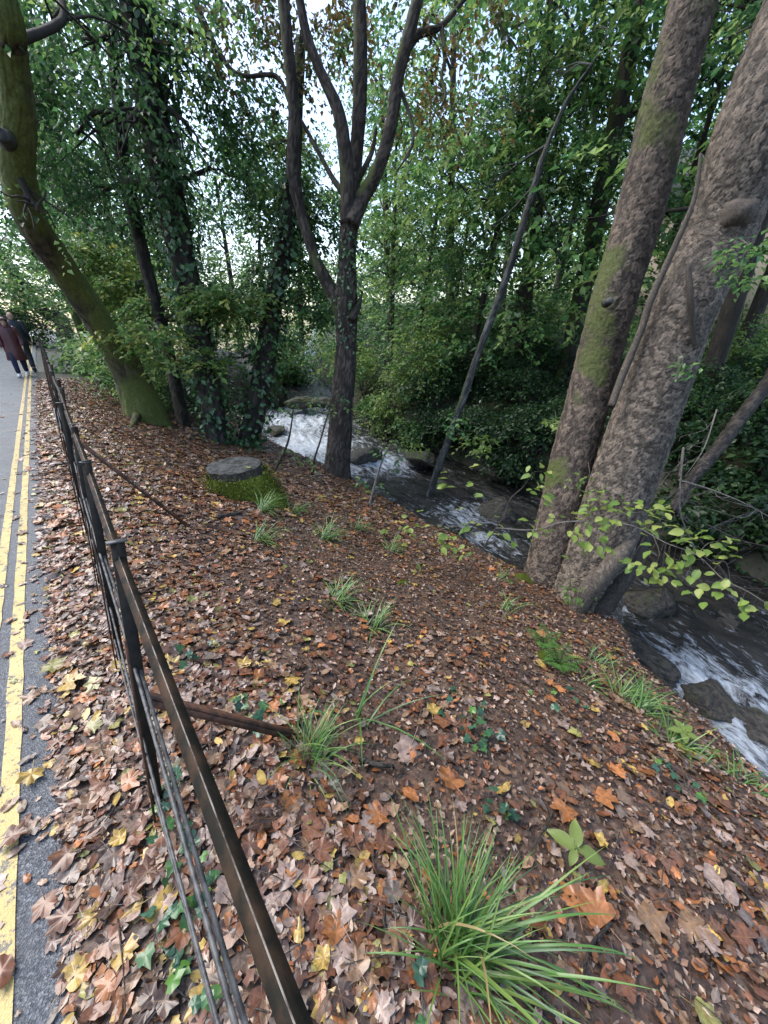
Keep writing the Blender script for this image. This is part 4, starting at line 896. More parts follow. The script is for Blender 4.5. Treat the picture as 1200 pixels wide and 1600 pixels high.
# ------------------------------------------------------------------ boulders in and by the stream
def rock_mesh(seed, moss):
    nu, nv = 36, 20; th, ph = np.meshgrid(np.linspace(0, 2 * np.pi, nu, endpoint=False), np.linspace(.05, np.pi - .05, nv), indexing='ij')
    d = np.stack([np.cos(th) * np.sin(ph), np.sin(th) * np.sin(ph), np.cos(ph)], -1).reshape(-1, 3); rr_ = np.random.default_rng(seed); pl = norm(rr_.standard_normal((16, 3))); hh_ = rr_.uniform(.72, 1.05, 16); rad = np.minimum((hh_ / np.maximum(d @ pl.T, .05)).min(1), 1.5) * (1 + .12 * fbm(d * 1.6, 3, seed)) + .13 * fbm(d * 5, 3, seed)
    i = np.arange(nu)[:, None] * nv; i2 = ((np.arange(nu) + 1) % nu)[:, None] * nv; j = np.arange(nv - 1)[None]
    F = np.stack([i + j, i + j + 1, i2 + j + 1, i2 + j], -1).reshape(-1, 4)
    ends = [np.arange(nu)[None] * nv, (np.arange(nu)[::-1] * nv + nv - 1)[None]]
    return make_mesh('boulder', d * rad[:, None], [F] + ends, M_ROCK, fl={'moss': moss * (d[:, 2] > 0)})
rmesh = [rock_mesh(s_, m_) for s_, m_ in ((1, 0.), (2, .5), (3, 0), (4, .9), (5, .2))]
def boulder(u, v, z_, sx, sy, sz, k, lab):
    r = ray(u, v); t = (z_ - CAMZ) / r[2]; p = r * t + [0, 0, CAMZ]
    o = link('boulder', rmesh[k % 5], None, p); o.scale = (sx, sy, sz); o.rotation_euler = (rng.uniform(-.2, .2), rng.uniform(-.2, .2), rng.uniform(0, 6.28)); tag(o, lab, 'rock', 'rocks of the stream')
for q in ((1000, 1035, -2.08, .5, .28, .16, 0, 'flat brown rock slab at the near side of the rapids'), (1105, 1098, -2.1, .3, .25, .16, 2, 'dark rock splitting the white water'), (960, 1000, -2.1, .3, .22, .12, 4, 'dark wet rock beside the roots'), (1130, 965, -2.12, .4, .25, .1, 2, 'dark low rock under the hanging twigs'), (1020, 940, -2.05, .35, .3, .15, 4, 'rock just past the dark root'), (1180, 1150, -2.15, .35, .3, .13, 2, 'low dark rock below the foam at right'),
          (775, 800, -1.92, .4, .3, .2, 0, 'rock at the top of the small fall by the thin grey tree'), (577, 715, -1.7, .4, .3, .22, 4, 'rock at the lip of the cascade right of the middle tree'),
          (425, 722, -1.55, .24, .2, .18, 3, 'round mossy boulder at the water edge behind the stump'), (655, 715, -1.6, .45, .3, .2, 1, 'mossy rock at the foot of the far bank'), (468, 630, -1.1, .5, .35, .22, 3, 'pale mossy rock at the head of the white water'), (500, 628, -1.05, .45, .3, .2, 1, 'rock on the right at the head of the white water'), (432, 672, -1.45, .3, .25, .15, 1, 'rock at the left edge of the white water'), (355, 600, -.6, 1.5, 1.0, 1.3, 2, 'tall grey rock outcrop left of the ivy-covered tree'), (400, 600, -.6, 1.0, .8, 1.1, 0, 'grey rock outcrop behind the ivy-covered tree')): boulder(*q)

# ------------------------------------------------------------------ branches over the water at the right
fb = P(1085, 745, 5.4)
fbr = thing('dead_tree', 'grey dead trunk leaning over the water behind the big tree', 'fallen tree', fb)
w_ = np.array([W(1050, 800, 5.2, 15), W(1082, 748, 5.4, 17), W(1130, 690, 5.6, 19), W(1175, 630, 5.9, 19), W(1250, 540, 6.3, 19), W(1330, 440, 6.8, 18)])
trunk_part('trunk', w_, M_BARK_DARK, fbr, fb, 20, .05, .1, 4, seed=3, relief=('ridge', .008, .05))
def twig_net(parent, base, pts, seed, n, material=M_TWIG, r0=.012, spread=.35, droop=.3, name='twig'):
    rr = np.random.default_rng(seed); q = catmull([P(*p) for p in pts], 60); mb = MB(); mb.add(*tube(q, np.linspace(r0, r0 * .35, 60), 6, 60, .2, 12, seed))
    for k in range(n):
        a_ = q[rr.integers(8, 58)]; dr = rr.standard_normal(3) * spread + [0, 0, -droop * rr.random()]
        p2 = [a_, a_ + dr * .4 + rr.standard_normal(3) * .05, a_ + dr * .75 + rr.standard_normal(3) * .07, a_ + dr + rr.standard_normal(3) * .08]
        mb.add(*tube(p2, np.linspace(r0 * .35, .0015, 4), 4, 12))
        if rr.random() < .6:
            c_ = np.array(p2[2]); d2 = rr.standard_normal(3) * spread * .5; mb.add(*tube([c_, c_ + d2 * .5 + rr.standard_normal(3) * .03, c_ + d2], np.linspace(r0 * .2, .001, 3), 4, 8))
    mb.fl = {'moss': [np.full(sum(map(len, mb.V)), -1.)]}
    return link(name, mb.mesh(name, material, base), parent)
db = P(1062, 760, 4.9)
dbr = thing('dead_branch', 'tangle of bare pale twigs hanging over the water right of the big tree', 'dead branch', db)
for k, (pts, n_, m_) in enumerate((([(1062, 745, 4.9), (1068, 700, 4.9), (1062, 790, 4.85), (1078, 840, 4.8), (1100, 880, 4.8)], 14, M_TWIG_PALE), ([(1060, 750, 4.9), (1110, 765, 4.7), (1160, 785, 4.5), (1210, 812, 4.4)], 10, M_TWIG_PALE), ([(1065, 760, 4.9), (1020, 800, 4.6), (985, 850, 4.4)], 9, M_TWIG), ([(1100, 830, 4.8), (1160, 805, 4.7), (1220, 790, 4.6)], 8, M_BARK_GREY), ([(1105, 820, 4.7), (1160, 845, 4.5), (1215, 855, 4.3)], 8, M_TWIG), ([(1120, 640, 5.3), (1100, 700, 5.0), (1070, 745, 4.9)], 8, M_TWIG_PALE), ([(1040, 850, 4.7), (1035, 900, 4.5), (1045, 960, 4.4)], 10, M_TWIG), ([(1120, 880, 4.7), (1150, 915, 4.6), (1200, 920, 4.5)], 9, M_TWIG))):
    twig_net(dbr, db, pts, k + 2, n_, m_, .014 if k < 2 else .01, .2)

# ------------------------------------------------------------------ beech sapling with pale leaves in front of the big tree
def oval_leaf_mesh(name, L, Wd, col, mats=None, fold=.15, seed=0, teeth=0.0):
    rr = np.random.default_rng(seed); n = 7; t = np.linspace(0, 1, n); w_ = Wd * np.sin(np.pi * t ** .85) ** .8; w_[0] = w_[-1] = .001
    mid = np.stack([0 * t, L * t, -.12 * L * t ** 2], 1); wav = .03 * L * rr.standard_normal(n)
    l_ = mid + np.stack([-w_ / 2, 0 * t, w_ * fold + wav], 1); r_ = mid + np.stack([w_ / 2, 0 * t, w_ * fold - wav], 1)
    V = np.concatenate([mid, l_, r_]); i = np.arange(n - 1); F = np.concatenate([np.stack([i, i + 1, i + 1 + n, i + n], 1), np.stack([i, i + 2 * n, i + 1 + 2 * n, i + 1], 1)])
    c = np.array(col) * np.ones((3 * n, 1)); c[:n] *= 1.12
    return make_mesh(name, V, F, mats or M_LEAF, True, c)
gb, tq = G(722, 912); base = gb.copy()
sap = thing('beech_sapling', 'beech sapling with sparse pale green leaves arching in front of the big tree', 'sapling', base)
tw = [([(700, 960, tq + .05), (722, 912, tq), (745, 872, tq - .1), (768, 835, tq - .2), (788, 805, tq - .3), (797, 780, tq - .35), (818, 760, tq - .4), (832, 738, tq - .4)], .009, [(700, 748), (740, 755), (752, 772), (830, 742), (850, 738), (838, 752), (770, 830), (730, 820), (700, 838), (828, 770), (856, 775)]),
      ([(752, 862, tq - .1), (735, 835, tq - .1), (712, 822, tq - .1), (668, 834, tq), (620, 848, tq + .1)], .004, [(640, 830), (628, 850), (685, 842), (690, 855), (712, 838), (650, 842), (672, 822), (735, 815)]),
      ([(775, 825, tq - .2), (835, 828, tq - .35), (880, 816, tq - .45), (935, 815, tq - .55), (990, 822, tq - .65), (1040, 848, tq - .8), (1090, 868, tq - .95), (1130, 905, tq - 1.1), (1170, 925, tq - 1.2), (1215, 955, tq - 1.3)], .007,
       [(838, 812), (835, 832), (845, 835), (905, 812), (912, 822), (930, 800), (948, 790), (955, 795), (940, 808), (935, 840), (918, 795), (895, 830), (938, 852), (952, 858), (995, 812), (1012, 805), (1025, 802), (1035, 805), (1040, 822), (1060, 845), (1075, 855), (1080, 860), (1045, 870), (1050, 885), (1030, 905), (1022, 890), (985, 880), (1000, 888), (1095, 858), (1110, 855), (1128, 860), (1140, 868), (1120, 882), (1110, 920), (1125, 925), (1160, 935), (1178, 955), (1195, 950), (1060, 880), (1065, 890)]),
      ([(935, 815, tq - .55), (960, 805, tq - .6), (1000, 800, tq - .65), (1040, 795, tq - .7)], .003, [(985, 798), (1003, 795), (1020, 790), (1040, 800), (968, 800), (955, 812)]),
      ([(1020, 835, tq - .75), (1030, 865, tq - .8), (1020, 890, tq - .85)], .0025, [(1010, 885), (1035, 895)]),
      ([(1090, 868, tq - .95), (1105, 850, tq - 1.0), (1125, 845, tq - 1.0)], .0025, [(1115, 850), (1090, 842)])]
lm = [oval_leaf_mesh('leaf', .085, .052, c_, seed=i_) for i_, c_ in enumerate(((.24, .33, .07), (.19, .29, .06), (.32, .38, .1), (.16, .26, .055)))]
for k, (pts, r_, lv) in enumerate(tw):
    q = catmull([P(*p) for p in pts], 50); V, F = tube(q, np.linspace(r_, r_ * .3, 50), 6, 50, .15, 20, k); mb = MB().add(V, F, fl={'moss': -1.})
    nm = 'stem' if k == 0 else 'twig'
    link(nm, mb.mesh(nm, M_TWIG_PALE if k else M_TWIG, base), sap)
    uq, vq, dq = proj(q)
    for (u, v) in lv:
        for e_ in range(4):
            uu, vv = u + 9 * rng.standard_normal() * e_, v + 7 * rng.standard_normal() * e_
            i_ = ((uq - uu) ** 2 + (vq - vv) ** 2).argmin(); p = P(uu, vv, dq[i_] + .05 * rng.standard_normal()); a_ = q[i_]; d = p - a_ + np.array([.2 * rng.standard_normal() * .1, 0, -.01])
            o = link('leaf', lm[rng.integers(0, 4)], sap, p - base); yaw = math.atan2(d[1], d[0]) - math.pi / 2 + .4 * rng.standard_normal()
            o.rotation_euler = (-.25 + .3 * rng.standard_normal(), .45 * rng.standard_normal(), yaw); s_ = rng.uniform(.75, 1.25); o.scale = (s_,) * 3
            if e_ == 0 and np.linalg.norm(d) > .03:
                V, F = tube([a_, (a_ + p) / 2 + [0, 0, .01], p], [.0018, .0014, .001], 4, 5); mb = MB().add(V, F, fl={'moss': -1.}); link('twig', mb.mesh('twig', M_TWIG, base), sap)
# bank saplings: bare stems by the stump
for k, (pts, lab) in enumerate(((((428, 738), (440, 715), (450, 690), (455, 665), (458, 640)), 'thin dark stem in front of the white water, left one'), (((487, 742), (492, 715), (500, 690), (508, 662), (518, 630)), 'thin dark stem in front of the white water beside the middle tree'), (((577, 790), (585, 760), (592, 735), (600, 712), (610, 695)), 'pale bare stem right of the middle tree'))):
    g_, t_ = G(*pts[0]); q = [P(u, v, t_ - .12 * i_) for i_, (u, v) in enumerate(pts)]
    o = thing('sapling', lab, 'sapling', g_, 'bare saplings on the bank edge'); V, F = tube(q, np.linspace(.022, .01, len(q)), 6, 30, .2, 8, k); mb = MB().add(V, F, fl={'moss': -1.}); link('stem', mb.mesh('stem', M_TWIG_PALE if k == 2 else M_BARK_DARK, g_), o)
    B, f, nr, sz, cl = sprays([(*q[-1], .3, .3, .2), (*q[1], .25, .25, .1)], 10, m=6, leaf=.08, length=.2, seed=k); link('foliage', leaves_mesh('foliage', B, f, nr, sz, cl, M_LEAF, g_), o)
# sprouts at the foot of the big tree and leaves up the right edge
for k, (u, v, t_, n_, lab) in enumerate(((895, 925, T0 - .55, 6, 'pale leafy sprout at the foot of the big tree'), (925, 752, T0 - .4, 6, 'leafy sprout in the fork between the two stems'), (1180, 395, 2.6, 10, 'leafy twig across the burl at the right edge'), (1130, 395, 2.8, 8, 'small leafy twig just left of the burl'), (1170, 430, 2.8, 9, 'leafy twig below the burl at the right edge'), (1075, 575, 3.1, 5, 'few pale leaves on the right side of the leaning stem'), (715, 660, 6.6, 10, 'pale leafy spray on the thin grey tree, upper'), (745, 690, 6.6, 16, 'pale leafy spray in front of the dark slope'), (640, 690, 7.4, 12, 'yellowish leafy spray left of the thin grey tree'), (870, 660, 5.5, 8, 'leafy spray beside the mossy stem'))):
    p = P(u, v, t_); B, f, nr, sz, cl = sprays([(*p, .1 * t_ / 3, .1 * t_ / 3, .07 * t_ / 3)], n_, m=6, leaf=.055 if t_ < 5 else .09, length=.15 * t_ / 4, seed=k, pal=YELG[:2] if k in (0, 1, 7, 8, 9) else GREEN[1:4])
    o = thing('leafy_twig', lab, 'twig', p); link('foliage', leaves_mesh('foliage', B, f, nr, sz, cl, M_LEAF, p), o)
    V, F = tube([p + [.05, .25, .12], p + [0, .08, .05], p - [.08, 0, .03]], [.005, .004, .002], 5, 10); mb = MB().add(V, F, fl={'moss': -1.}); link('stem', mb.mesh('stem', M_TWIG, p), o)

# ------------------------------------------------------------------ grass tufts
def blade(L, w0, lean, bend, n=8, twist=0.):
    t = np.linspace(0, 1, n); ang = lean + bend * t ** 1.3; d = np.stack([0 * t, np.sin(ang), np.cos(ang)], 1); p = np.vstack([[0, 0, 0], np.cumsum(d[:-1] * L / (n - 1), 0)])
    w_ = w0 * (1 - t ** 2.2) * (.5 + .5 * np.minimum(t * 5, 1)); tw = twist * t; sx = np.stack([np.cos(tw), np.sin(tw) * .5, 0 * t], 1)
    nn = np.cross(sx, d); l_ = p - sx * w_[:, None] / 2 + nn * w_[:, None] * .15; r_ = p + sx * w_[:, None] / 2 + nn * w_[:, None] * .15
    V = np.concatenate([l_, p, r_]); i = np.arange(n - 1); F = np.concatenate([np.stack([i, i + n, i + n + 1, i + 1], 1), np.stack([i + n, i + 2 * n, i + 2 * n + 1, i + n + 1], 1)]); return V, F, t
GP = 1.1 * np.array([(.05, .13, .025), (.075, .17, .035), (.1, .2, .045), (.14, .22, .05), (.04, .1, .03)])
def rotz(V, a): c, s_ = math.cos(a), math.sin(a); return V @ np.array([[c, s_, 0], [-s_, c, 0], [0, 0, 1]])
bl_proto = []
for k in range(14):
    V, F, t = blade(1, .0175, .05, [1.2, 1.7, 2.1, .8][k % 4], 9, rng.uniform(-.8, .8)); c = (np.array([.3, .23, .1]) if k == 9 else GP[k % 5])[None] * (.75 + .5 * np.tile(t, 3)[:, None]); bl_proto.append(make_mesh('blade', V, F, M_BLADE, True, c))
def tuft(px, lab, n, L, az0=0., spread=3.14, lean=(.1, .9), parts=False, cat='grass', w0=.012, gp=None):
    g_ = G(*px)[0] if gp is None else gp; o = thing('grass_tuft', lab, 'grass tuft', g_, 'grass tufts on the bank'); mb = MB()
    for k in range(n):
        az = az0 + rng.normal() * spread * .5; le = rng.uniform(*lean); ll = L * rng.uniform(.55, 1.1); of = np.array([rng.normal() * .03, rng.normal() * .03, -.02])
        if parts:
            b_ = link('blade', bl_proto[rng.integers(0, 14)], o, of); b_.rotation_euler = (-le, 0, az); b_.scale = (ll * rng.uniform(.7, 1.3), ll, ll)
        else:
            V, F, t = blade(ll, w0, le, rng.uniform(.6, 1.9), 6, rng.uniform(-.8, .8)); mb.add(rotz(V, az) + of, F, GP[rng.integers(0, 5)][None] * (.75 + .5 * np.tile(t, 3)[:, None]))
    if not parts: link('blades', mb.mesh('blades', M_BLADE), o)
    return o
tuft((705, 1492), 'largest grass tuft with long blades, in the foreground', 150, .39, -.7, 2.0, (.0, .75), True)
tuft((712, 1500), 'spray of long blades flopping right from the largest tuft', 34, .55, -1.75, .8, (.5, 1.1), True)
tuft((487, 1185), 'grass tuft at the foot of the nearest rusty brace', 110, .29, -.9, 2.2, (.1, 1.0), True)
for q in (((525, 940), 'grass tuft in the middle of the bank, below the stump', 46, .3), ((580, 982), 'thin grass tuft right of the middle tuft', 30, .28), ((408, 800), 'grass tuft just below the stump', 60, .36, -.9), ((403, 848), 'sparse grass tuft farther left below the stump', 40, .36, -1.1), ((505, 842), 'rounded grass tuft right of the stump', 60, .36, -.9), ((460, 800), 'grass at the foot of the stump buttress', 40, .3), ((555, 828), 'small grass tuft on the upper bank', 30, .3), ((608, 862), 'faint grass tuft near the small sapling', 30, .28), ((790, 955), 'flat grass wisp below the big tree', 16, .3, -1.2), ((560, 1130), 'single long blades above the brace tuft', 10, .5, -.9)):
    tuft(*q, **({} if len(q) > 4 else {'az0': -1.1}), spread=2.2, lean=(.5, 1.25), w0=.009)
for k, (u, v, n_, L_) in enumerate(((972, 1092, 60, .3), (1000, 1112, 46, .3), (930, 1035, 24, .24), (1050, 1165, 40, .28), (915, 1070, 16, .22), (1160, 1228, 24, .24), (780, 905, 24, .24), (1085, 1185, 16, .22))):
    tuft((u, v), ['long green grass hanging over the water edge, biggest clump', 'grass clump right of the biggest overhanging clump', 'small grass clump by the roots of the big tree', 'grass edging the bank above the white foam', 'short grass inland of the overhanging clump', 'grass clump at the right edge of the photo', 'grass by the base of the mossy stem', 'thin grass strip at the bank edge'][k], n_, L_, -1.3, 1.8, (.6, 1.4), w0=.007)
# ferns
def fern(px, lab, nf, L):
    g_ = G(*px)[0]; o = thing('fern', lab, 'fern', g_)
    for k in range(nf):
        mb = MB(); az = k / nf * 6.28 + rng.uniform(-.3, .3); t = np.linspace(0, 1, 14); ang = .5 + 1.1 * t; p = np.vstack([[0, 0, 0], np.cumsum(np.stack([0 * t, np.sin(ang), np.cos(ang)], 1)[:-1] * L / 13, 0)])
        mb.add(*tube(p, np.linspace(.003, .001, 14), 4, 14), col=(.05, .09, .02))
        for i_ in range(2, 14):
            for sd_ in (-1, 1):
                ll = L * .3 * math.sin(math.pi * (.15 + .8 * t[i_])) ; a_ = p[i_]; tip = a_ + np.array([sd_ * ll, ll * .35, -.1 * ll]); wv_ = np.array([0, .0055, 0]); mid_ = (a_ + tip) / 2 + [0, 0, .006]
                mb.add(np.array([a_, mid_ - wv_, tip, mid_ + wv_]), np.array([[0, 1, 2, 3]]), col=GP[1] * rng.uniform(.8, 1.2))
        ob = link('frond', mb.mesh('frond', M_LEAF, smooth_shade=False), o); ob.rotation_euler = (0, 0, az)
fern((848, 1008), 'small upright fern on the bank edge', 5, .17); fern((872, 1040), 'spreading fern below the small upright one', 7, .19)
# small moss cushions
for k, (u, v, r_, lab) in enumerate(((850, 1030, .09, 'round moss cushion under the ferns'), (628, 912, .08, 'moss patch on the bank right of centre'), (815, 905, .12, 'moss at the foot of the mossy stem'))):
    g_ = G(u, v)[0]; o = link('moss_cushion', bpy.data.meshes.get('moss_cushion') or rock_mesh(8, 0.), None, g_ + [0, 0, -.02]); o.data = o.data.copy() if o.data.name.startswith('boulder') else o.data
    o.data.name = 'moss_cushion'; o.data.materials.clear(); o.data.materials.append(M_MOSS); o.scale = (r_, r_, r_ * .5); tag(o, lab, 'moss', 'moss cushions')

# ------------------------------------------------------------------ ivy and seedlings on the ground
def lobed(kind, seed=0, jit=.06):
    rr = np.random.default_rng(seed)
    if kind == 'maple': A = [(0, 1.0), (15, .78), (24, .8), (34, .62), (46, .8), (57, .95), (70, .76), (84, .6), (98, .7), (114, .78), (134, .6), (158, .5)]
    elif kind == 'ivy': A = [(0, 1.0), (22, .62), (38, .55), (58, .8), (80, .6), (110, .65), (140, .6), (168, .3)]
    elif kind == 'oval': A = [(0, 1.0), (14, .92), (28, .72), (50, .55), (80, .48), (110, .52), (140, .66), (160, .8), (172, .88)]
    else: A = [(0, .8), (40, .55), (75, .7), (110, .4), (150, .75)]
    A = [(a_, r_) for a_, r_ in A]; th = np.array([R(90 - a_) for a_, _ in A] + [R(90 + a_) for a_, _ in A[::-1] if a_ > 0]); rd = np.array([r_ for _, r_ in A] + [r_ for a_, r_ in A[::-1] if a_ > 0])
    rd = rd * (1 + jit * rr.standard_normal(len(rd))); return np.stack([rd * np.cos(th), rd * np.sin(th)], 1)
def leaf_shape(kind, seed, size=.5, curl=.25, fold=.18):
    rr = np.random.default_rng(seed + 100); o2 = lobed(kind, seed); inner = o2 * .5
    P2 = np.vstack([[[0, 0]], inner, o2]); rd = np.linalg.norm(P2, axis=1); th = np.arctan2(P2[:, 1], P2[:, 0])
    zz = fold * np.abs(P2[:, 0]) * rr.choice([1, -1]) + curl * rd ** 2 * (.5 * np.sin(th * 2 + rr.uniform(0, 6)) + .45 * np.sin(3 * th + rr.uniform(0, 6)) + .5 * rr.uniform(-.5, 1)) + .1 * np.sin(9 * th + rr.uniform(0, 6)) * rd + .12 * np.sin(5 * th + rr.uniform(0, 6)) * rd
    V = np.column_stack([P2, zz]) * size; m = len(o2); j = np.arange(m); k = (j + 1) % m
    F = [np.stack([np.zeros(m, int), 1 + j, 1 + k], 1)[:, [0, 2, 1]], np.stack([1 + j, 1 + m + j, 1 + m + k, 1 + k], 1)[:, ::-1]]
    return V, F, rd
iv = []
for k in range(5):
    V, F, rd = leaf_shape('ivy', k, .03, .2, .1); iv.append(make_mesh('leaf', V, F, M_IVY, True, np.array([(.03, .085, .04), (.022, .06, .035), (.05, .12, .04), (.04, .1, .06), (.07, .16, .03)][k]) * (1.2 - .3 * rd[:, None])))
def ivy_plant(px, n, spread, lab, climb=None):
    g_ = G(*px)[0]; o = thing('ivy_plant', lab, 'ivy', g_, 'ivy sprigs on the ground'); pts = []
    for k in range(n):
        d = np.array([rng.normal() * spread, rng.normal() * spread, 0]); q = g_ + d; q[2] = ground_z(q) + rng.uniform(.02, .06)
        l_ = link('leaf', iv[rng.integers(0, 5)], o, q - g_); l_.rotation_euler = (rng.normal() * .45, rng.normal() * .45, rng.uniform(0, 6.28)); l_.scale = (rng.uniform(.7, 1.3),) * 3; pts.append(q)
    pts = sorted(pts, key=lambda p: p[0] + p[1]); pts = pts[::2] if len(pts) > 5 else pts
    V, F = tube(np.array(pts) - [0, 0, .015], np.full(len(pts), .0022), 4, len(pts) * 4); mb = MB().add(V, F, fl={'moss': -1.}); link('stem', mb.mesh('stem', M_TWIG, g_), o)
for q in (((262, 1240), 12, .045, 'ivy at the foot of the nearest fence post'), ((285, 1330), 12, .05, 'ivy under the lower fence rods'), ((305, 1450), 16, .05, 'ivy along the rods in the lower left'), ((330, 1560), 6, .05, 'ivy by the rods at the bottom edge'), ((400, 1110), 8, .07, 'ivy sprig under the nearest brace'), ((310, 1035), 6, .06, 'ivy beside the nearest post on the bank side'), ((725, 1125), 14, .07, 'ivy patch in the middle of the bank'), ((745, 1165), 10, .07, 'ivy below the middle patch'), ((1060, 1225), 10, .08, 'ivy patch near the right edge'), ((780, 1275), 6, .05, 'ivy sprig above the largest tuft'), ((870, 1090), 8, .09, 'scattered ivy above the water edge'), ((395, 768), 7, .09, 'pale ivy at the base of the stump'), ((640, 1590), 4, .05, 'ivy leaf at the bottom edge')): ivy_plant(*q)
g_ = G(890, 1350)[0]; o = thing('seedling', 'seedling with four serrated yellow-green leaves right of the largest tuft', 'seedling', g_)
sm = oval_leaf_mesh('leaf', .1, .05, (.2, .27, .07), None, .12, 3)
for az, ti, sc_ in ((.9, .1, 1), (-.35, .25, .95), (-1.9, -.1, 1.05), (2.4, -.1, .6)):
    l_ = link('leaf', sm, o, (0, 0, .1)); l_.rotation_euler = (ti - .1, 0, az); l_.scale = (sc_,) * 3
V, F = tube([[0, 0, -.02], [.01, 0, .05], [0, 0, .1]], [.003, .0025, .002], 5, 6); mb = MB().add(V, F, fl={'moss': -1.}); link('stem', mb.mesh('stem', M_TWIG), o)
for k, (u, v, lab) in enumerate(((600, 840, 'small bright sapling leaves on the upper bank'), (1060, 1160, 'bright tiny sprout among the edge grass'), (575, 775, 'green leafed seedling at the bank crest'))):
    g_ = G(u, v)[0]; o = thing('seedling', lab, 'seedling', g_)
    for q in range(5): l_ = link('leaf', sm, o, (0, 0, .08)); l_.rotation_euler = (.1, 0, q * 1.3); l_.scale = (.8,) * 3
    mb = MB().add(*tube([[0, 0, -.02], [0, 0, .08]], [.003, .002], 5, 4), fl={'moss': -1.}); link('stem', mb.mesh('stem', M_TWIG), o)

# ------------------------------------------------------------------ fallen leaves
LC = [('russet', (.24, .09, .035)), ('orange', (.42, .155, .035)), ('tan', (.3, .18, .095)), ('pale pinkish', (.37, .265, .215)), ('dark brown', (.09, .05, .035)), ('yellow', (.52, .35, .05)), ('yellow-green', (.3, .3, .07)), ('grey-brown', (.22, .175, .15)), ('chestnut brown', (.18, .08, .042))]
LP = np.array([c_ for _, c_ in LC]); LP = (LP * .82 + LP.mean(1, keepdims=True) * .18) * .84; PROB = np.array([.18, .11, .18, .12, .14, .05, .03, .06, .13])
N0 = 62000
s = np.where(rng.random(N0) < .26, rng.uniform(-.42, .5, N0), rng.uniform(-.1, 5.2, N0)); a = -1.6 + 17 * rng.random(N0) ** 1.5
far_s, far_a = rng.uniform(-.3, 4.8, 18000), 2.6 + 11 * rng.random(18000) ** .9; s = np.concatenate([s, far_s]); a = np.concatenate([a, far_a])
ex = 1300; s = np.concatenate([s, -.36 - rng.exponential(.06, ex), rng.uniform(-2.5, -.4, 150)]); a = np.concatenate([a, -1 + 15 * rng.random(ex) ** 1.3, -1 + 15 * rng.random(150)])
x = s * NX + a * UX; y = s * NY + a * UY; z, s_, a_, e, side = terrain(x, y, True)
cl = fbm(np.stack([x * 1.3, y * 1.3, 0 * x], 1), 3, 71) + np.where(s < .45, .55, 0) + np.where((a > 2.2), .32, .12)
ok = ((side > 0) | (s < 0)) & (e > .12) & (rng.random(len(x)) < np.clip(.55 + 1.0 * cl, .1, 1))
s, a, x, y, z = s[ok], a[ok], x[ok], y[ok], z[ok]; n = len(x)
kind = rng.choice(3, n, p=[.22, .46, .32]); ci = rng.choice(9, n, p=PROB / PROB.sum())
size = np.where(kind == 0, rng.uniform(.024, .053, n), np.where(kind == 1, rng.uniform(.016, .034, n), rng.uniform(.01, .026, n)))
size = np.where((s > .5) & (rng.random(n) < .35), size * .75, size) * np.where(a > 3.5, 1.3, 1.)
road_ = s < -.375; zb = np.where(road_, .006, z)
nr = tnormal(x, y); nr[s < -.1] = [0, 0, 1]
tilt = np.where(road_, .06, .17)[:, None]; nr = norm(nr + tilt * rng.standard_normal((n, 3))); zb = zb + .004 + size * np.where(road_, .08, .14) + np.where(road_, 0, .012 * rng.random(n))
pos = np.stack([x, y, zb], 1); yaw = rng.uniform(0, 2 * np.pi, n); f0 = np.stack([np.cos(yaw), np.sin(yaw), 0 * yaw], 1); fx = norm(np.cross(f0, nr)); fy = np.cross(nr, fx)
# hand-placed leaves that stand out in the photograph
hand = [(110, 1075, 5, 0, .075), (85, 1045, 6, 0, .07), (60, 1225, 5, 0, .05), (190, 1048, 5, 0, .05), (452, 765 + 320, 5, 0, .04), (381, 1043, 5, 0, .055), (335, 1032, 7, 0, .06), (455, 1068, 5, 0, .06), (640, 1175, 3, 0, .085), (705, 1225, 1, 0, .08), (590, 1280, 1, 0, .06), (880, 1270, 1, 0, .07), (940, 1250, 1, 0, .065), (930, 1430, 1, 0, .075), (1010, 1440, 2, 0, .072), (1075, 1450, 2, 0, .066), (900, 1410, 1, 0, .07), (530, 1440, 3, 0, .06), (540, 1485, 3, 0, .06), (508, 1507, 5, 0, .035), (262, 1415, 5, 1, .055), (325, 1570, 5, 0, .05), (695, 1130, 0, 0, .07), (675, 1115, 5, 0, .05), (365, 1395, 3, 0, .065), (1110, 1378, 3, 1, .06), (1138, 1400, 3, 1, .05), (1185, 1380, 5, 1, .05), (485, 1300, 0, 0, .06), (20, 1530, 0, 1, .045), (640, 1245, 1, 1, .05), (110, 1440, 8, 0, .05), (30, 1320, 8, 0, .05), (180, 1140, 6, 0, .05), (160, 1250, 0, 0, .055), (110, 1340, 8, 0, .06), (445, 975, 5, 0, .055), (515, 1358, 6, 0, .03), (790, 1235, 5, 1, .03), (940, 1390, 5, 1, .035), (970, 1100, 2, 0, .06), (1095, 1590, 6, 0, .05)]
for (u, v, c_, k_, s0) in hand:
    g_ = G(u, v)[0]; sh = g_[0] * NX + g_[1] * NY; ah = g_[0] * UX + g_[1] * UY; nn = tnormal(g_[:1], g_[1:2])[0] if sh > 0 else np.array([0, 0, 1.]); nn = norm(nn + .15 * rng.standard_normal(3))
    g_[2] = max(g_[2], .006 if sh < -.37 else -9) + .02; yw = rng.uniform(0, 6.28); ff = norm(np.cross([math.cos(yw), math.sin(yw), 0], nn))
    pos = np.vstack([pos, g_]); kind = np.append(kind, k_); ci = np.append(ci, c_); size = np.append(size, s0); nr = np.vstack([nr, nn]); fx = np.vstack([fx, ff]); fy = np.vstack([fy, np.cross(nn, ff)]); s = np.append(s, sh); a = np.append(a, ah)
n = len(pos); uu, vv, dd = proj(pos)
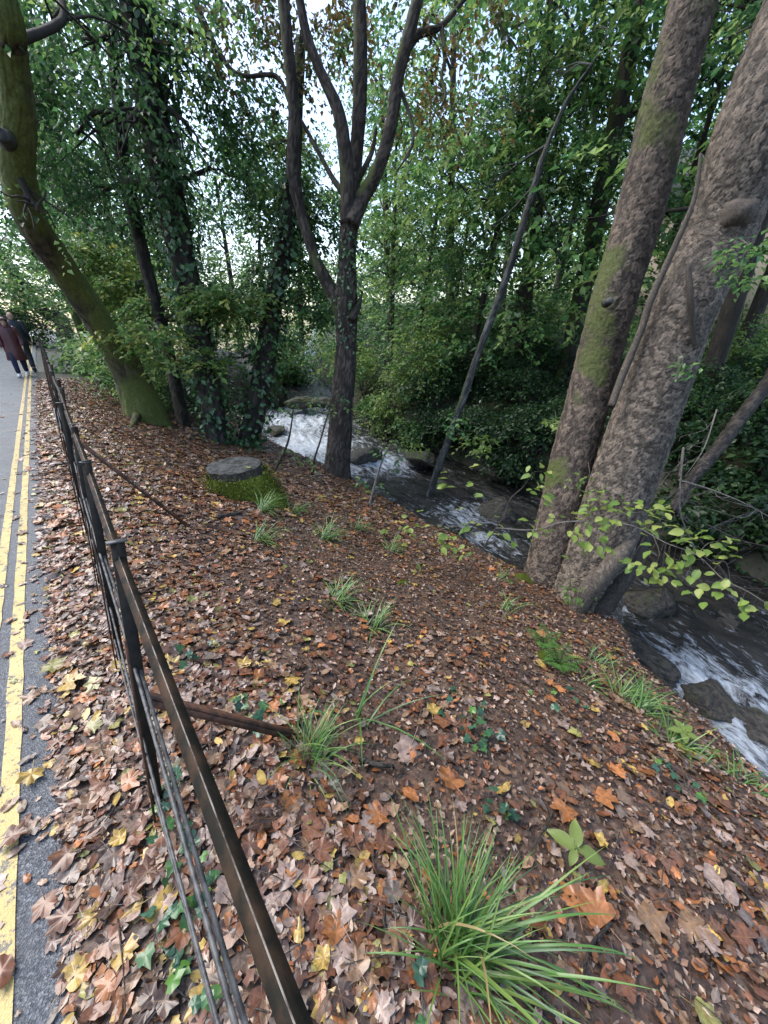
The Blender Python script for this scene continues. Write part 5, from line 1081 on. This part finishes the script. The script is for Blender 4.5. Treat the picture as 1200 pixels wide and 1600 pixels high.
inview = (dd > .15) & (uu > 4) & (uu < 1196) & (vv > 4) & (vv < 1594); pxs = np.where(inview, size / np.maximum(dd, .1), 0); pxs[-len(hand):] += .05 * inview[-len(hand):]
order = np.argsort(-pxs); big = order[:300]; rest = order[300:]
KN = ['maple', 'oval', 'frag']
shapes = [[leaf_shape(k_, i_ * 7 + j_, 1.0, (.3, .25, .4)[i_], (.2, .3, .2)[i_]) for j_ in range(9)] for i_, k_ in enumerate(KN)]
def leaf_col(c, rd, r_): 
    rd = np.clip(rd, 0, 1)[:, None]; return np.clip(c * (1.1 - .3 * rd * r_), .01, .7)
# the rest of the litter as one mesh
mb = MB(); sh_i = rng.integers(0, 9, n); jit = (1 + .25 * rng.standard_normal(n)).clip(.5, 1.6)
cr2 = rng.uniform(.15, 1.1, n)
for ki in range(3):
    for sj in range(9):
        ids = rest[(kind[rest] == ki) & (sh_i[rest] == sj)]
        if not len(ids): continue
        V, F, rd = shapes[ki][sj]; m_ = len(V); S = size[ids][:, None, None]
        vz = V[None, :, 2:3] * cr2[ids][:, None, None]
        A = pos[ids][:, None] + (fx[ids][:, None] * V[None, :, 0:1] + fy[ids][:, None] * V[None, :, 1:2] + nr[ids][:, None] * vz) * S
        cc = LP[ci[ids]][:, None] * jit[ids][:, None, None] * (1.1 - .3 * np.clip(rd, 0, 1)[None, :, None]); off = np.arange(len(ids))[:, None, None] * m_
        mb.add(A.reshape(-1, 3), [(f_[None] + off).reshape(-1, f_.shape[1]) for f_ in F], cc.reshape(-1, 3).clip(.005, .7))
tag(link('leaf_litter', mb.mesh('leaf_litter', M_DEAD)), 'wet autumn leaves carpeting the bank and verge', kind='stuff')
# broken crumbs and twiglets between them
n2 = 110000; s2 = rng.uniform(-.42, 5, n2); a2 = -1.3 + 13 * rng.random(n2) ** 1.8; x2, y2 = s2 * NX + a2 * UX, s2 * NY + a2 * UY; z2, _, _, e2, sd2 = terrain(x2, y2, True); ok = (e2 > .12) & ((sd2 > 0) | (s2 < 0)); x2, y2, z2 = x2[ok], y2[ok], z2[ok]; n2 = len(x2)
pal2 = np.array([(.05, .03, .02), (.11, .06, .04), (.2, .125, .085), (.035, .022, .016), (.3, .22, .17), (.24, .17, .12), (.2, .08, .03)])
asp = rng.uniform(.2, .9, n2)
B = np.stack([x2, y2, z2 + .006 * rng.random(n2) + .004], 1); f = rng.standard_normal((n2, 3)) * [1, 1, .25]
tag(link('leaf_crumbs', leaves_mesh('leaf_crumbs', B, f, np.array([0, 0, 1.]) + .5 * rng.standard_normal((n2, 3)), rng.uniform(.008, .036, n2), pick(pal2, n2), M_DEAD)), 'broken leaf crumbs and mulch between the fallen leaves', kind='stuff')
mb = MB()
for k in range(900):
    s3, a3 = rng.uniform(-.35, 4.3), -1 + 9 * rng.random() ** 1.6; p = SA(s3, a3); an = rng.uniform(0, 6.28); L_ = rng.uniform(.05, .22); q = []
    for f_ in (0, .5, 1): c_ = p + np.array([math.cos(an), math.sin(an), 0]) * L_ * f_ + .006 * rng.standard_normal(3) * [1, 1, 0]; q.append(c_)
    q = np.array(q); zt, _, _, e3, sd3 = terrain(q[:, 0], q[:, 1], True)
    if e3.min() < .15 or sd3[0] < 0 and s3 > 0: continue
    q[:, 2] = zt + .022 + .01 * rng.random(); mb.add(*tube(q, [.0022, .0018, .001], 4, 5))
mb.fl = {'moss': [np.full(sum(map(len, mb.V)), -1.)]}
tag(link('twig_litter', mb.mesh('twig_litter', M_TWIG)), 'fine twigs scattered through the leaf litter', kind='stuff')
# the largest ones, each its own object
marks = [('the nearest rusty brace', (380, 1115)), ('the largest grass tuft', (720, 1440)), ('the brace tuft', (505, 1170)), ('the four-leaved seedling', (890, 1345)), ('the lower fence rods', (300, 1420)), ('the nearest fence post', (240, 1150)), ('the top rail', (390, 1400)), ('the yellow lines', (20, 1150)), ('the bottom edge', (560, 1590)), ('the ivy patch mid-bank', (730, 1140)), ('the water-edge grass', (970, 1120)), ('the right edge ivy patch', (1060, 1230)), ('the bottom right corner', (1150, 1560)), ('the ferns', (860, 1020)), ('the bottom left corner', (60, 1560)), ('the middle tuft', (525, 935))]
V, F, rd = leaf_shape('oval', 4, .05, .15, .1); o = link('fallen_leaf', make_mesh('fallen_leaf', V, F, M_DEAD, True, LP[6] * (1.2 - .3 * rd[:, None])), None, topc + [.22, -.12, .022]); o.rotation_euler = (.05, .08, 1.1); tag(o, 'small yellow-green leaf lying on the sawn top of the stump', 'fallen leaf', 'fallen leaves')
mesh_lib = {}; seen = {}
for q in big:
    ki, c_ = int(kind[q]), int(ci[q]); sj = int(sh_i[q]); key = (ki, c_, sj % 5)
    if key not in mesh_lib:
        V, F, rd = shapes[ki][sj % 5 + (c_ % 3)]; V = V * [1, 1, .4 + .25 * (c_ % 3)]; fl_ = fbm(np.column_stack([V[:, :2] * 2.5, np.full(len(V), c_)]), 2, c_)[:, None]
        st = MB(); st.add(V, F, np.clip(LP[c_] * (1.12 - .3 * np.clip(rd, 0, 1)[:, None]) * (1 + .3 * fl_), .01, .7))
        if ki < 2: Vt_, Ft_ = tube([[0, -.15, .02], [.05, -.75, .05], [.12, -1.25, .1]], [.022, .02, .014], 4, 5); st.add(Vt_, Ft_, np.clip(LP[c_] * .8 + .05, 0, .6))
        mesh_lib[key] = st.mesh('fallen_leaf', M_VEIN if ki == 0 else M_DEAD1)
    o = link('fallen_leaf', mesh_lib[key], None, pos[q]); M = Matrix(np.column_stack([fx[q], fy[q], nr[q]]).tolist()); o.rotation_euler = M.to_euler(); o.scale = (size[q],) * 3
    u, v = uu[q], vv[q]; mk = min(marks, key=lambda m_: math.hypot(m_[1][0] - u, m_[1][1] - v)); du, dv = u - mk[1][0], v - mk[1][1]
    dirw = ('right of' if du > 0 else 'left of') if abs(du) > abs(dv) else ('below' if dv > 0 else 'above')
    szw = 'large' if pxs[q] * 600 > 45 else ('medium' if pxs[q] * 600 > 26 else 'small')
    kw_ = ['lobed', 'oval', 'torn'][ki]; sf = 'on the asphalt' if s[q] < -.375 else ('in the verge' if s[q] < .0 else 'on the bank')
    lab = f"{szw} {LC[c_][0]} {kw_} leaf {sf}, {dirw} {mk[0]}".replace('the four-leaved seedling', 'the seedling').replace('the lower fence rods', 'the fence rods')
    tag(o, lab, 'fallen leaf', 'fallen leaves')
# sticks
for k, (p0, p1, r_, lab) in enumerate((((560, 1190), (615, 1205), .012, 'short dark stick below the brace tuft'), ((620, 1500), (600, 1420), .006, 'thin twig left of the largest tuft'), ((870, 1250), (830, 1330), .005, 'thin reddish twig above the seedling'), ((950, 1450), (905, 1560), .006, 'long thin twig in the lower right'), ((340, 812), (378, 806), .03, 'dark rotten stick below the stump'), ((700, 985), (660, 955), .008, 'curved twig at the sapling foot'), ((170, 845), (120, 862), .01, 'dead stick on the verge by the fence'), ((1180, 1420), (1120, 1350), .006, 'thin stick near the right edge'))):
    a_, b_ = G(*p0)[0], G(*p1)[0]; m_ = (a_ + b_) / 2 + .02 * rng.standard_normal(3); m_[2] = ground_z(m_) + .02; V, F = tube([a_ + [0, 0, .015], m_, b_ + [0, 0, .02]], [r_, r_ * .9, r_ * .6], 7, 14, .2, 20, k); mb = MB().add(V, F, fl={'moss': -1.})
    tag(link('stick', mb.mesh('stick', M_BARK_DARK, a_), None, a_), lab, 'stick', 'sticks on the bank')

# ------------------------------------------------------------------ the two walkers
M_SKIN = simple('skin', (.45, .27, .2), (.5, .31, .24), 8, .55, .3)
def skin_body(name, joints, edges, material, parent, root=0, sub=2):
    me = bpy.data.meshes.new(name); me.from_pydata([j[:3] for j in joints], edges, []); me.materials.append(material)
    o = link(name, me, parent); md = o.modifiers.new('skin', 'SKIN'); md.use_smooth_shade = True
    for i_, j in enumerate(joints):
        v_ = me.skin_vertices[0].data[i_]; v_.radius = (j[3], j[4] if len(j) > 4 else j[3]); v_.use_root = i_ == root
    ss = o.modifiers.new('sub', 'SUBSURF'); ss.levels = ss.render_levels = sub
    return o
def loft(rows, ns=20, fn=None):
    V = []; th = np.linspace(0, 2 * np.pi, ns, endpoint=False)
    for (cx_, cy_, z_, rx, ry) in rows: V.append(np.stack([cx_ + rx * np.cos(th), cy_ + ry * np.sin(th), np.full(ns, z_)], 1))
    V = np.concatenate(V)
    i = np.arange(len(rows) - 1)[:, None] * ns; j = np.arange(ns)[None]; k = (j + 1) % ns
    return V, np.stack([i + j, i + k, i + k + ns, i + j + ns], -1).reshape(-1, 4)
def person(loc, yaw, label, H, coat, trouser, shoe, hooded, coat_len, swing=1):
    o = thing('person', label, 'person', loc); o.rotation_euler = (0, 0, yaw); k = H / 1.7; S = lambda *a_: tuple(v_ * k for v_ in a_)
    # faces -Y; one continuous body, mid-stride
    fw = .17 * swing
    J = [S(0, 0, .92, .13, .11), S(0, .0, 1.08, .125, .1), S(0, -.01, 1.28, .15, .11), S(0, 0, 1.42, .09, .07), S(0, -.01, 1.5, .052, .055),
         S(-.09, 0, .9, .088, .09), S(-.1, -fw * .8, .5, .058, .06), S(-.1, -fw * .9, .1, .038, .04), S(-.105, -fw - .13, .04, .038, .03),
         S(.09, 0, .9, .088, .09), S(.1, fw * .15, .5, .058, .06), S(.1, fw * 1.5, .13, .038, .04), S(.105, fw * 1.2 - .06, .045, .038, .03),
         S(-.19, 0, 1.4, .06, .06), S(-.235, .03 * swing, 1.13, .042, .042), S(-.24, -.05 + .07 * swing, .9, .028, .03), S(-.24, -.08 + .08 * swing, .82, .035, .018),
         S(.19, 0, 1.4, .06, .06), S(.235, -.0, 1.13, .042, .042), S(.24, -.16 * swing, .92, .028, .03), S(.24, -.2 * swing, .85, .035, .018)]
    E = [(0, 1), (1, 2), (2, 3), (3, 4), (0, 5), (5, 6), (6, 7), (7, 8), (0, 9), (9, 10), (10, 11), (11, 12), (2, 13), (13, 14), (14, 15), (15, 16), (2, 17), (17, 18), (18, 19), (19, 20)]
    for hnd, sx in ((16, -1), (20, 1)):                            # five fingers at each hand
        hx, hy, hz = J[hnd][:3]
        for fi in range(5):
            b_ = len(J); yo = (-.03 + .016 * fi) * k; ln = (.04, .07, .078, .072, .058)[fi] * k; out = (.02 if fi == 0 else 0) * k
            J.append((hx - sx * .004 * k, hy + yo - out, hz - ln * .5, .0085 * k)); J.append((hx - sx * .014 * k, hy + yo - out * 1.4, hz - ln, .0075 * k)); E += [(hnd, b_), (b_, b_ + 1)]
    skin_body('body', J, E, M_SKIN, o)
    # head with brow, nose, chin, eyes, mouth and ears
    nu, nv = 28, 20; th, ph = np.meshgrid(np.linspace(0, 2 * np.pi, nu, endpoint=False), np.linspace(.02, np.pi - .02, nv), indexing='ij'); d = np.stack([np.cos(th) * np.sin(ph), np.sin(th) * np.sin(ph), np.cos(ph)], -1).reshape(-1, 3)
    hd = d * [.076, .098, .118]; front = np.clip(-d[:, 1], 0, 1)
    hd[:, 0] *= 1 - .22 * np.clip(-d[:, 2], 0, 1); hd[:, 1] -= .012 * front * (d[:, 2] < -.4)
    hd[:, 1] -= .026 * np.exp(-(d[:, 0] / .16) ** 2 - ((d[:, 2] + .15) / .2) ** 2) * (d[:, 1] < 0); hd[:, 1] += .012 * np.exp(-((np.abs(d[:, 0]) - .35) / .16) ** 2 - ((d[:, 2] - .08) / .13) ** 2) * (d[:, 1] < 0)
    i = np.arange(nu)[:, None] * nv; i2 = ((np.arange(nu) + 1) % nu)[:, None] * nv; j = np.arange(nv - 1)[None]; HF = np.stack([i + j, i + j + 1, i2 + j + 1, i2 + j], -1).reshape(-1, 4)
    hc = np.array([0, -.025, 1.585]) * k; mb = MB().add(hd * k + hc, HF); head = link('head', mb.mesh('head', M_SKIN), o)
    dark = simple('eye_dark', (.02, .015, .012), (.03, .02, .02), 5, .3, bmp=0); lip = simple('lip', (.3, .12, .1), (.34, .14, .12), 5, .5, bmp=0)
    for sx in (-1, 1):
        link('eye', MB().add(d * .011 * k + hc + np.array([sx * .03, -.083, .008]) * k, HF).mesh('eye', dark), head); link('ear', MB().add(d * np.array([.012, .022, .033]) * k + hc + np.array([sx * .076, .008, -.005]) * k, HF).mesh('ear', M_SKIN), head)
    link('mouth', MB().add(d * np.array([.024, .008, .006]) * k + hc + np.array([0, -.086, -.058]) * k, HF).mesh('mouth', lip), head)
    # coat with sleeves
    q = coat_len; rows = [S(0, .01, q, .26 if q < .7 else .2, .2 if q < .7 else .145), S(0, .0, q + .02, .262 if q < .7 else .203, .2 if q < .7 else .146), S(0, 0, (q + 1.05) / 2, .225 if q < .7 else .195, .17 if q < .7 else .14), S(0, 0, 1.05, .19, .135), S(0, -.005, 1.28, .205, .14), S(0, 0, 1.4, .18, .12), S(0, 0, 1.47, .1, .09), S(0, 0, 1.5, .07, .075)]
    V, F = loft([rows[0]] + rows); V[:, :2] *= (1 + .04 * fbm(V * [9, 9, 2.5], 2, 3))[:, None]; mb = MB().add(V, F)
    ct_ = link('coat', mb.mesh('coat', coat), o)
    for a_, b_, c_ in ((13, 14, 15), (17, 18, 19)):
        p0, p1, p2 = (np.array(J[t_][:3]) for t_ in (a_, b_, c_)); V, F = tube([p0 * [.8, 1, 1.005], p0, p1, p2], np.array([.075, .078, .062, .052]) * k, 14, 16, .08, 9, 3); link('sleeve', MB().add(V, F).mesh('sleeve', coat), ct_)
    for a_, b_, c_ in ((5, 6, 7), (9, 10, 11)):
        V, F = tube([np.array(J[t_][:3]) + [0, 0, .03 * (t_ in (7, 11))] for t_ in (a_, b_, c_)], np.array([.1, .075, .062]) * k, 14, 14, .06, 9, 1); link('trouser_leg', MB().add(V, F).mesh('trouser_leg', trouser), o)
    for a_, b_ in ((7, 8), (11, 12)):
        p0, p1 = np.array(J[a_][:3]), np.array(J[b_][:3]); V, F = tube([p0 + [0, .05 * k, -.02 * k], p0 + [0, 0, -.03 * k], p1, p1 + [0, -.05 * k, -.005]], np.array([.045, .056, .05, .03]) * k, 14, 12); V[:, 2] = np.maximum(V[:, 2], .0); link('shoe', MB().add(V, F).mesh('shoe', shoe), o)
    if hooded:
        V, F = loft([S(0, .02, 1.42, .13, .12), S(0, .015, 1.5, .115, .12), S(0, .01, 1.58, .112, .128), S(0, .005, 1.66, .108, .128), S(0, .0, 1.72, .085, .1), S(0, .01, 1.745, .03, .04)], 24)
        cen = V[F].mean(1); op = (cen[:, 1] < -.055 * k) & (np.abs(cen[:, 0]) < .075 * k) & (cen[:, 2] > 1.49 * k) & (cen[:, 2] < 1.66 * k); hq = link('hood', MB().add(V, F[~op]).mesh('hood', coat), ct_); so_ = hq.modifiers.new('thick', 'SOLIDIFY'); so_.thickness = .012
        V, F = tube([np.array(v_) * k for v_ in ((-.1, -.09, 1.64), (-.06, -.135, 1.675), (.06, -.135, 1.675), (.1, -.09, 1.64))], np.full(4, .014 * k), 8, 14); link('hood_brim', MB().add(V, F).mesh('hood_brim', coat), ct_)
    else:
        hr = d[:, 2] > -.25; hair = simple('grey_hair', (.2, .17, .15), (.3, .27, .24), 60, .8); sel = (hd[:, 1] > -.02) & (d[:, 2] > -.5) & (d[:, 2] < .72); keepf = sel[HF].all(1); link('hair', MB().add((hd * 1.05) * k + hc, HF[keepf]).mesh('hair', hair), head)
        V, F = loft([S(0, 0, 1.44, .1, .09), S(0, 0, 1.53, .075, .08)], 16); link('collar', MB().add(V, F).mesh('collar', coat), ct_)
    return o
fy_ = math.atan2(UY, UX) - math.pi / 2       # facing back down the lane
p1 = G(39, 590)[0]; p1[2] = .004
person(p1, fy_, 'person in a long maroon hooded raincoat with navy trousers walking on the lane', 1.6, simple('maroon_raincoat', (.07, .018, .02), (.11, .028, .03), 7, .4, .5), simple('navy_trousers', (.018, .022, .05), (.03, .035, .07), 12, .8), simple('pale_shoes', (.5, .5, .5), (.62, .62, .6), 9, .5), True, .5)
p2 = p1 + np.array([UX, UY, 0]) * 1.5 + np.array([NX, NY, 0]) * .16; p2[2] = .004
person(p2, fy_, 'bare-headed person in a dark jacket walking just behind the maroon raincoat', 1.78, simple('dark_jacket', (.014, .018, .022), (.03, .035, .04), 8, .5), simple('black_trousers', (.012, .012, .014), (.022, .022, .025), 12, .8), simple('black_shoes', (.012, .012, .012), (.02, .02, .02), 9, .4), False, .82, -1)

# ------------------------------------------------------------------ labels that would otherwise repeat get their place in a left-to-right order
bpy.context.view_layer.update()
byl = {}
for o in bpy.data.objects:
    if o.parent is None and o.get('label') and o.get('category'): byl.setdefault(o['label'], []).append(o)
ORD = ['leftmost', 'second from left', 'third from left', 'fourth from left', 'fifth from left', 'sixth from left', 'seventh from left', 'eighth from left', 'ninth from left']
for lab, os_ in byl.items():
    if len(os_) > 1:
        os_.sort(key=lambda o: float(proj(np.array(o.location))[0]))
        for o, w in zip(os_, ORD): o['label'] = (w if len(os_) > 2 else ('left-hand', 'right-hand')[os_.index(o)]) + ' ' + lab
        for o in os_:
            if len(o['label'].split()) > 16: o['label'] = o['label'].replace('the ', '')
